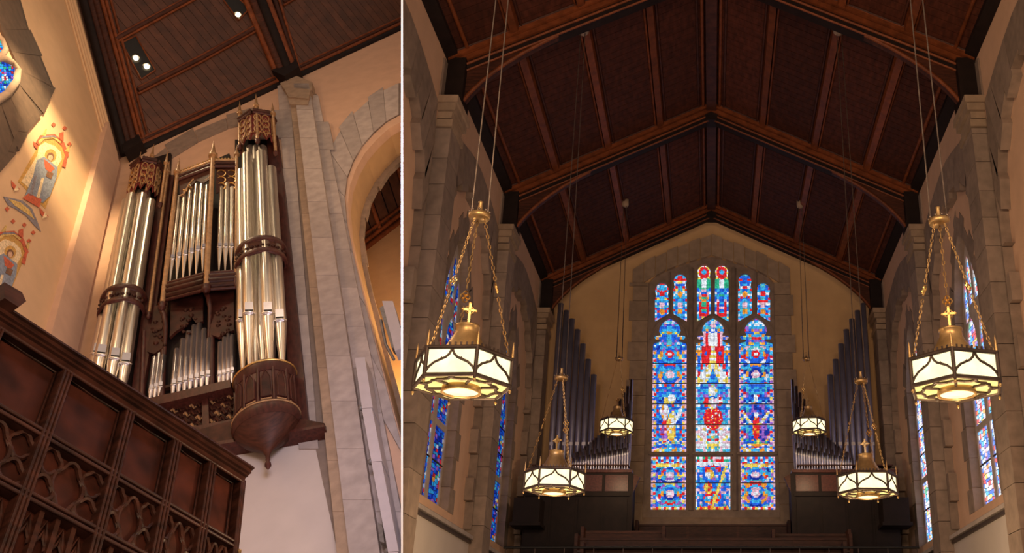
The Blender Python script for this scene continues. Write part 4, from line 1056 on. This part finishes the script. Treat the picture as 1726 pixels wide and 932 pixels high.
# crowns of tracery
def crown(A_, C_, rx, rc, lvf, y0, y1, angs, cap):
    pts = [Vector((A_ + rx * math.cos(math.radians(g)), 0, C_ + rc * math.sin(math.radians(g)))) for g in angs]
    b0, b1 = lvf(y0), lvf(y1)
    for i in range(len(pts) - 1):
        p, q = pts[i], pts[i + 1]; nr = EZ.cross(q - p).normalized()
        if nr.dot(F1.cam - p) < 0: nr.negate()
        f = lambda u, b, e=0.0: p.lerp(q, u) + EZ * b + nr * e
        pan = part('tracery_panel', MB().prism([f(.02, b0 + (b1 - b0) * .22), f(.25, b0 + (b1 - b0) * .02), f(.5, b0 + (b1 - b0) * .25), f(.75, b0 + (b1 - b0) * .02), f(.98, b0 + (b1 - b0) * .22), f(.98, b1), f(.02, b1)], -nr * .03), 'red_cloth', org)
        H = b1 - b0
        for u in (.27, .73):
            for v in (.34, .58, .82):
                w = .2
                part('tracery', MB().tube([f(u + w * math.cos(g), b0 + H * (v + .15 * math.sin(g)), .025) for g in [j * math.pi / 4 for j in range(8)]], .018, 5, closed=True), 'gilt_wood', pan)
                part('tracery', MB().tube([f(u - .1, b0 + H * (v - .1), .03), f(u, b0 + H * v, .035), f(u + .1, b0 + H * (v - .1), .03)], .014, 5), 'gilt', pan)
            part('tracery', MB().tube([f(u - .25, b0 + H * .2, .03), f(u - .1, b0 + H * .22, .03), f(u, b0 + H * .05, .03), f(u + .1, b0 + H * .22, .03), f(u + .25, b0 + H * .2, .03)], .02, 5), 'gilt_wood', pan)
        part('cornice', MB().tube([f(0, b1, .03), f(1, b1, .03)], .05, 6), 'wood_case', org)
        part('cornice', MB().tube([f(0, b1 + .14, .05), f(1, b1 + .14, .05)], .06, 6), 'wood_dark', org)
        for j in range(5):
            part('cresting', MB().lathe([(0, -.05), (.035, 0), (0, .07)], f((j + .5) / 5, b1 + .24, .05), ex=EA, ey=EC, ez=EZ, n=5), 'wood_case', org)
    part('crown_cap', MB().prism([p + EZ * (b1 + .02) for p in pts], EZ * .16), 'wood_dark', org)
CA = [200, 150, 88, 25, -20]
crown(A, C, .47, .36, lv, 252, 210, CA, 0)
for (x0, y0, x1, y1) in ((404, 248, 404, 192), (433, 238, 433, 180), (466, 258, 459, 194)):
    post(x0, y0, x1, y1, .66 if x0 == 433 else .5, .042)
# left tower
A2, C2 = K(208, 512, .34).x, .34; R2 = .46; l2 = lambda y, c=.34: bb(A2, c, y)
for nm, pr, mt in (('ring_moulding', [(.88, l2(534)), (.96, l2(534)), (1.0, l2(531)), (.98, l2(527)), (.90, l2(525))], 'wood_case'),
                   ('ring_band', [(.86, l2(533)), (.90, l2(531)), (.90, l2(508)), (.86, l2(506))], 'wood_dark'),
                   ('ring_moulding', [(.88, l2(512)), (.97, l2(511)), (1.0, l2(508)), (.97, l2(504)), (.86, l2(503))], 'wood_case')):
    part(nm, elathe(pr, A2, C2, R2, .42), mt, org)
carve(l2, 532, 510, A2, C2, R2 * .92, .39, 12, 'wood_panel')
for ang, yf, ym, yt in ((155, 690, 604, 340), (110, 692, 606, 330), (60, 698, 612, 330), (20, 700, 620, 340)):
    a = math.radians(ang); opipe(org, A2 + R2 * .68 * math.cos(a), C2 + .29 * math.sin(a), yf, ym, yt, .112)
for ang in (90, 135, 42):
    a = math.radians(ang); opipe(org, A2 + R2 * .36 * math.cos(a), C2 + .06, 700, 620, 325, .11, mouth=False)
crown(A2, C2, .34, .32, l2, 335, 290, CA, 0)
for (x0, y0, x1, y1) in ((220, 336, 236, 278), (246, 325, 256, 265), (268, 345, 282, 276)):
    post(x0, y0, x1, y1, .5, .034)
# middle section: posts, facets of pipes, shelf
post(268, 516, 303, 292, .50, .052, 26); post(345, 486, 361, 264, .62, .062, 26); post(397, 474, 400, 262, .46, .04, 18)
post(252, 530, 282, 292, .30, .035, 20)
def facet(n, xa, ya, xb, yb, c0, c1, dm, dt, r):
    for k in range(n):
        f = (k + .5) / n; x = xa + (xb - xa) * f; y = ya + (yb - ya) * f; c = c0 + (c1 - c0) * f
        a = K(x, y, c).x; opipe(org, a, c, y, y - dm, y - dt - (14 * math.sin(math.pi * f)), r)
facet(6, 281, 478, 347, 456, .40, .52, 36, 140, .062)
facet(3, 364, 456, 395, 456, .52, .42, 36, 132, .058)
def strip(nm, x0, y0, c0, x1, y1, c1, r, mt): return part(nm, MB().tube([K(x0, y0, c0), K(x1, y1, c1)], r, 6), mt, org)
for dy, r, mt in ((0, .06, 'wood_case'), (-6, .05, 'wood_dark'), (-11, .035, 'gilt_wood')):
    strip('cornice', 300, 304 + dy, .48, 361, 281 + dy, .60, r, mt); strip('cornice', 361, 281 + dy, .60, 400, 281 + dy, .44, r, mt)
for k in range(12):
    f = (k + .5) / 12; x = 300 + 61 * f
    part('cresting', MB().lathe([(0, -.05), (.04, 0), (0, .06)], K(x, 290 - 23 * f, .48 + .12 * f), ex=EA, ey=EC, ez=EZ, n=5), 'gilt', org)
for k in range(7):
    f = (k + .5) / 7
    part('cresting', MB().lathe([(0, -.05), (.04, 0), (0, .06)], K(361 + 38 * f, 268, .60 - .16 * f), ex=EA, ey=EC, ez=EZ, n=5), 'gilt', org)
# hanging tracery of the facets
pan = part('tracery_panel', MB().prism([K(364, 284, .54), K(398, 284, .42), K(398, 322, .42), K(390, 322, .45), K(381, 314, .49), K(372, 322, .53), K(364, 326, .56)], (0, 0, -.02)), 'wood_dark', org)
for i in range(2):
    for j in range(3):
        x, y = 373 + 17 * i, 292 + 11 * j; c = .56 - .004 * (x - 364)
        for g0 in (0, math.pi):
            part('tracery', MB().tube([K(x + 7.5 * math.cos(g), y + (5 * math.sin(g) if g0 == 0 else -5 * math.sin(g)), c) for g in [k * math.pi / 5 for k in range(6)]], .016, 5), 'gilt', pan)
pan = part('tracery_panel', MB().prism([K(302, 306, .47), K(358, 285, .58), K(357, 300, .58), K(344, 308, .55), K(330, 304, .52), K(318, 322, .50), K(303, 330, .47)], (0, 0, -.02)), 'wood_dark', org)
for x0, y0, x1, y1 in ((303, 330, 326, 306), (328, 306, 356, 300)):
    part('tracery', MB().tube([K(x0, y0, .49), K(x0 + (x1 - x0) * .3, y0 - 3, .5), K(x0 + (x1 - x0) * .7, y1 + 4, .54), K(x1, y1 - 4, .56)], .022, 6), 'gilt_wood', pan)
    part('tracery', MB().tube([K(x0 + 6, y0 - 10, .49), K(x0 + 12, y0 - 8, .5), K(x0 + 14, y0 - 15, .52), K(x0 + 20, y0 - 14, .54)], .018, 6), 'gilt', pan)
# carved shelf
for dy, r, mt in ((0, .05, 'wood_case'), (7, .09, 'wood_dark'), (14, .09, 'wood_panel'), (21, .07, 'wood_dark'), (27, .04, 'wood_case')):
    strip('shelf_moulding', 276, 480 + dy, .44, 345, 462 + dy, .60, r, mt); strip('shelf_moulding', 345, 462 + dy, .60, 398, 458 + dy, .44, r, mt)
part('shelf_board', MB().prism([K(272, 490, .1), K(272, 490, .46), K(345, 470, .62), K(398, 466, .46), K(398, 466, .1)], EZ * .12), 'wood_dark', org)
# brackets and carved spandrels under the shelf
for x, y in ((270, 520), (345, 490), (397, 478)):
    part('bracket', MB().tube([K(x, y, .46), K(x + 6, y + 10, .44), K(x + 9, y + 28, .36), K(x + 8, y + 60, .24), K(x + 6, y + 95, .18)], [.05, .055, .05, .04, .03], 6), 'wood_case', org)
for pts in ([(262, 520), (285, 512), (282, 560), (276, 590), (262, 600), (250, 596)], [(290, 512), (344, 498), (344, 545), (332, 548), (325, 538), (315, 552), (298, 562), (288, 572)], [(352, 498), (396, 490), (396, 560), (384, 564), (370, 572), (358, 568)]):
    o = part('carved_spandrel', slab(pts, .20, .26), 'wood_panel', org)
    cx_, cy_ = sum(p[0] for p in pts) / len(pts), sum(p[1] for p in pts) / len(pts)
    for k in range(16):
        g = random.uniform(0, 6.28); rr = random.uniform(0, 1) ** .5; r_ = random.uniform(.03, .06)
        part('leaf_carving', MB().lathe([(0, -r_), (r_, 0), (0, r_)], K(cx_ + 14 * rr * math.cos(g), cy_ + 24 * rr * math.sin(g), .265), ex=EA, ey=EC, ez=EZ, n=6), 'wood_dark', o)
# lower pipes
def flat(n, xa, ya, xb, yb, dm, tops, r):
    for k in range(n):
        f = k / max(1, n - 1); x = xa + (xb - xa) * f; y = ya + (yb - ya) * f; a = K(x, y, .22).x
        opipe(org, a, .22, y, y - dm, tops[k], r, 'pipe_grey')
flat(3, 251, 686, 267, 681, 26, [603, 597, 600], .050)
flat(7, 290, 679, 349, 664, 27, [590, 573, 560, 550, 547, 556, 572], .056)
flat(4, 369, 662, 391, 656, 26, [578, 570, 564, 566], .048)
part('foot_rail', slab([(236, 692), (396, 655), (397, 668), (238, 706)], .10, .34), 'wood_case', org)
part('rack_rail', slab([(280, 655), (354, 638), (354, 641), (280, 659)], .12, .20), 'wood_dark', org)
for (x0, y0, x1, y1) in ((277, 520, 272, 690), (357, 500, 357, 672), (243, 560, 238, 700)):
    p, q = K(x1, y1, .2), K(x0, y0, .2); part('stile', MB().tube([p, q], .06, 6), 'wood_case', org)
# tracery panel below the lower pipes
pan = part('base_panel', slab([(240, 706), (396, 668), (402, 722), (330, 742), (262, 752), (240, 740)], .06, .12), 'wood_panel', org)
for i in range(13):
    for j in range(4):
        x = 262 + 10.5 * i; y = 700 + 11 * j - .24 * (x - 262)
        if 340 < x < 354: continue
        part('tracery', MB().tube([K(x - 5, y, .13), K(x - 2, y - 3, .15), K(x + 2, y + 3, .15), K(x + 5, y + 1, .13)], .020 if j < 2 else .024, 5), 'wood_dark' if (i + j) % 3 else 'gilt_wood', pan)
part('stile', slab([(344, 681), (355, 678), (357, 730), (346, 734)], .08, .20), 'wood_case', org)
part('bottom_rail', slab([(262, 742), (402, 716), (403, 726), (290, 752)], .08, .24), 'wood_case', org)
part('gilt_bead', MB().tube([K(300, 742, .25), K(402, 719, .25)], .02, 6), 'gilt_wood', org)
part('bottom_ledge', slab([(300, 756), (404, 728), (500, 722), (556, 733), (556, 739), (345, 772), (320, 768)], .0, .30), 'wood_dark', org)
part('bottom_ledge', slab([(345, 772), (557, 738), (557, 742), (350, 777)], .0, .34), 'wood_case', org)

# ---- grey column loudspeaker on the pier, and a small box on the arch
t = thing('column_loudspeaker', 'long pale grey column loudspeaker of jointed boxes on the stone pier', 'loudspeaker', frame=F1, base=K(650, 930, .3))
ends = [(606, 602), (618, 688), (634, 778), (662, 930), (676, 1000)]
for i in range(4):
    (xa, ya), (xb, yb) = ends[i], ends[i + 1]
    part('speaker_box', slab([(xa - 8, ya + 1), (xa + 9, ya), (xb + 10, yb - 1), (xb - 8, yb)], .62, .20), 'paint_grey', t, clip=-1)
    part('joint_clip', MB().lathe([(0, -.05), (.05, -.03), (.05, .03), (0, .05)], K(xb - 9, yb, .5), n=8), 'metal_grey', t, clip=-1)
part('cable_clamp', slab([(636, 880), (644, 884), (648, 915), (640, 912)], .36, .28), 'metal_grey', t, clip=-1)
t = thing('wall_loudspeaker', 'small pale grey box loudspeaker on the arch jamb at the partition', 'loudspeaker', frame=F1, base=K(660, 600, .1))
part('cabinet', slab([(650, 523), (668, 523), (690, 600), (672, 608)], .05, .30), 'paint_grey', t, clip=-1)
part('grille', slab([(644, 530), (652, 526), (673, 602), (664, 596)], .10, .28), 'metal_grey', t, clip=-1)
part('bracket', MB().tube([K(642, 540, .2), K(650, 580, .15), K(664, 606, .2)], .03, 6), 'metal_grey', t, clip=-1)

# ---- carved screen in front
scr = thing('carved_screen', 'tall dark carved wooden screen with plain and quatrefoil panels at lower left', 'screen', frame=F2, base=F2.at(403, 930, 0))
Q = F2.at
AX = [-2.75, -2.05, -1.37, -.68, .0, .555, 1.0, 1.40]
BT, B1, B2, B3 = .50, -.425, -1.12, -2.4
part('backing', MB().box(AX[0], AX[-1], B3, BT + .02, -.10, -.05), 'wood_dark', scr)
for b0, b1, c0, c1, mt in ((BT - .03, BT + .02, -.12, .06, 'wood_screen'), (BT + .02, BT + .05, -.12, .09, 'wood_screen'), (BT + .05, BT + .10, -.14, .12, 'wood_screen'), (BT + .10, BT + .125, -.14, .15, 'wood_screen')):
    part('cornice', MB().box(AX[0], AX[-1] + c1 * .3, b0, b1, c0, c1), mt, scr)
part('cornice_bead', MB().tube([(AX[0], BT - .05, .05), (AX[-1], BT - .05, .05)], .02, 6), 'wood_screen', scr)
for b in (B1, B2):
    part('rail', MB().box(AX[0], AX[-1], b - .045, b + .045, -.05, .035), 'wood_screen', scr)
    part('rail_bead', MB().tube([(AX[0], b + .03, .045), (AX[-1], b + .03, .045)], .018, 6), 'wood_screen', scr)
    part('rail_bead', MB().tube([(AX[0], b - .03, .045), (AX[-1], b - .03, .045)], .018, 6), 'wood_screen', scr)
for i, a in enumerate(AX):
    e = .05 if i < len(AX) - 1 else .03
    part('post', MB().box(a - e, a + e, B3, BT - .03, -.10, .05), 'wood_screen', scr)
    for d in (-.035, 0, .035):
        part('post_reed', MB().tube([(a + d * e / .05, B3, .055), (a + d * e / .05, BT - .03, .055)], .013, 6), 'wood_screen', scr)
for i in range(len(AX) - 1):
    a0, a1 = AX[i] + .05, AX[i + 1] - .05; w_ = a1 - a0
    # plain panel with ogee-cornered moulding
    b0, b1 = B1 + .045, BT - .04
    p = part('panel', MB().box(a0, a1, b0, b1, -.05, -.035), 'wood_panel', scr)
    k = .05; lp = [(a0 + .02, b0 + k), (a0 + .02 + k * .5, b0 + k), (a0 + .02 + k, b0 + k * .6), (a0 + .02 + k, b0 + .02), (a1 - .02 - k, b0 + .02), (a1 - .02 - k, b0 + k * .6), (a1 - .02 - k * .5, b0 + k), (a1 - .02, b0 + k), (a1 - .02, b1 - .03), (a0 + .02, b1 - .03)]
    part('panel_moulding', MB().tube([(x, y, -.02) for x, y in lp], .016, 6, closed=True), 'wood_screen', p)
    # quatrefoil panel: barbed rings
    b0, b1 = B2 + .045, B1 - .045; h_ = b1 - b0
    p = part('panel', MB().box(a0, a1, b0, b1, -.05, -.04), 'wood_panel', scr)
    ca, cb = (a0 + a1) / 2, (b0 + b1) / 2
    def barb(cx, cy, rx, ry):
        out = []
        for j in range(32):
            g = 2 * math.pi * j / 32; lob = abs(math.cos(2 * g)); m_ = .72 + .28 * lob ** .7 + (.10 if j % 8 == 4 else 0)
            out.append((cx + rx * m_ * math.cos(g), cy + ry * m_ * math.sin(g), -.012))
        return out
    for (fx, fy, rx_, ry_) in ((0, 0, .25, .46), (-.36, .27, .19, .25), (.36, .27, .19, .25), (-.36, -.27, .19, .25), (.36, -.27, .19, .25)):
        part('quatrefoil', MB().tube(barb(ca + fx * w_, cb + fy * h_, rx_ * w_, ry_ * h_), .021, 5, closed=True), 'wood_screen', p)
    # lancet panel
    b0, b1 = B3 + .05, B2 - .045
    p = part('panel', MB().box(a0, a1, b0, b1, -.06, -.05), 'wood_panel', scr)
    nl = 4
    for j in range(nl + 1):
        x = a0 + w_ * j / nl
        if 0 < j < nl: part('lancet_bar', MB().box(x - .02, x + .02, b0, b1, -.05, .015), 'wood_screen', p)
    for j in range(nl):
        x0, x1 = a0 + w_ * j / nl + .02, a0 + w_ * (j + 1) / nl - .02; xm = (x0 + x1) / 2
        part('lancet_arch', MB().tube([(x0, b1 - .34, -.02), (x0 + .01, b1 - .2, -.02), (xm, b1 - .05, -.02), (x1 - .01, b1 - .2, -.02), (x1, b1 - .34, -.02)], .016, 5), 'wood_screen', p)
        part('lancet_cusp', MB().tube([(x0, b1 - .3, -.02), (xm - .015, b1 - .22, -.02), (xm, b1 - .14, -.02), (xm + .015, b1 - .22, -.02), (x1, b1 - .3, -.02)], .013, 5), 'wood_screen', p)
part('cornice_ornament', MB().prism([Q(-10, 488, .1), Q(20, 505, .1), Q(27, 520, .1), Q(14, 530, .1), Q(-10, 515, .1)], (0, 0, .12)), 'wood_screen', scr)
part('brass_hook', MB().lathe([(0, -.03), (.03, 0), (0, .03)], F2.at(403, 929, .06), n=8), 'brass', scr)

# ---- lamps of the organ room, with added warm fills
def wpt(x, y, c): return F1.M @ K(x, y, c)
mural_c = F1.M @ F1.ata(84, 240, AM)
lamp('SPOT', 'mural_spot', F1.M @ (F1.ata(80, 250, AM) + Vector((2.6, 1.6, 4.6))), 4800, (1.0, .76, .42), .08, target=mural_c, spot=math.radians(40), blend=1.0)
for x, y in ((229, 98), (247, 112), (401, 25)):
    p = F1.plane(x, y, P1 + CN * .2, CN)
    lamp('SPOT', 'roof_spot', F1.M @ p, 330, (1.0, .74, .44), .06, target=F1.M @ (p + CN * 5 + Vector((0, 0, -1.5))), spot=math.radians(110), blend=.8)
lamp('AREA', 'window_daylight', F1.M @ Vector((3.0, -5.0, 6.5)), 260, (.74, .72, 1.0), 2.0, target=F1.M @ Vector((-.5, 3, .3)))
lamp('POINT', 'chancel_fill', F1.M @ Vector((-2.2, 8.5, 6.0)), 330, (1.0, .68, .38), .6)  # warm fill added to put bright streaks on the pipes
lamp('POINT', 'chancel_fill', F1.M @ Vector((2.6, 9.5, 6.5)), 230, (1.0, .72, .48), .6)  # second added warm fill for the organ
lamp('POINT', 'aisle_fill', F1.M @ K(600, 640, -2.0), 450, (1.0, .66, .30), .25)  # unseen lamp added behind the pier to brighten the aisle wall
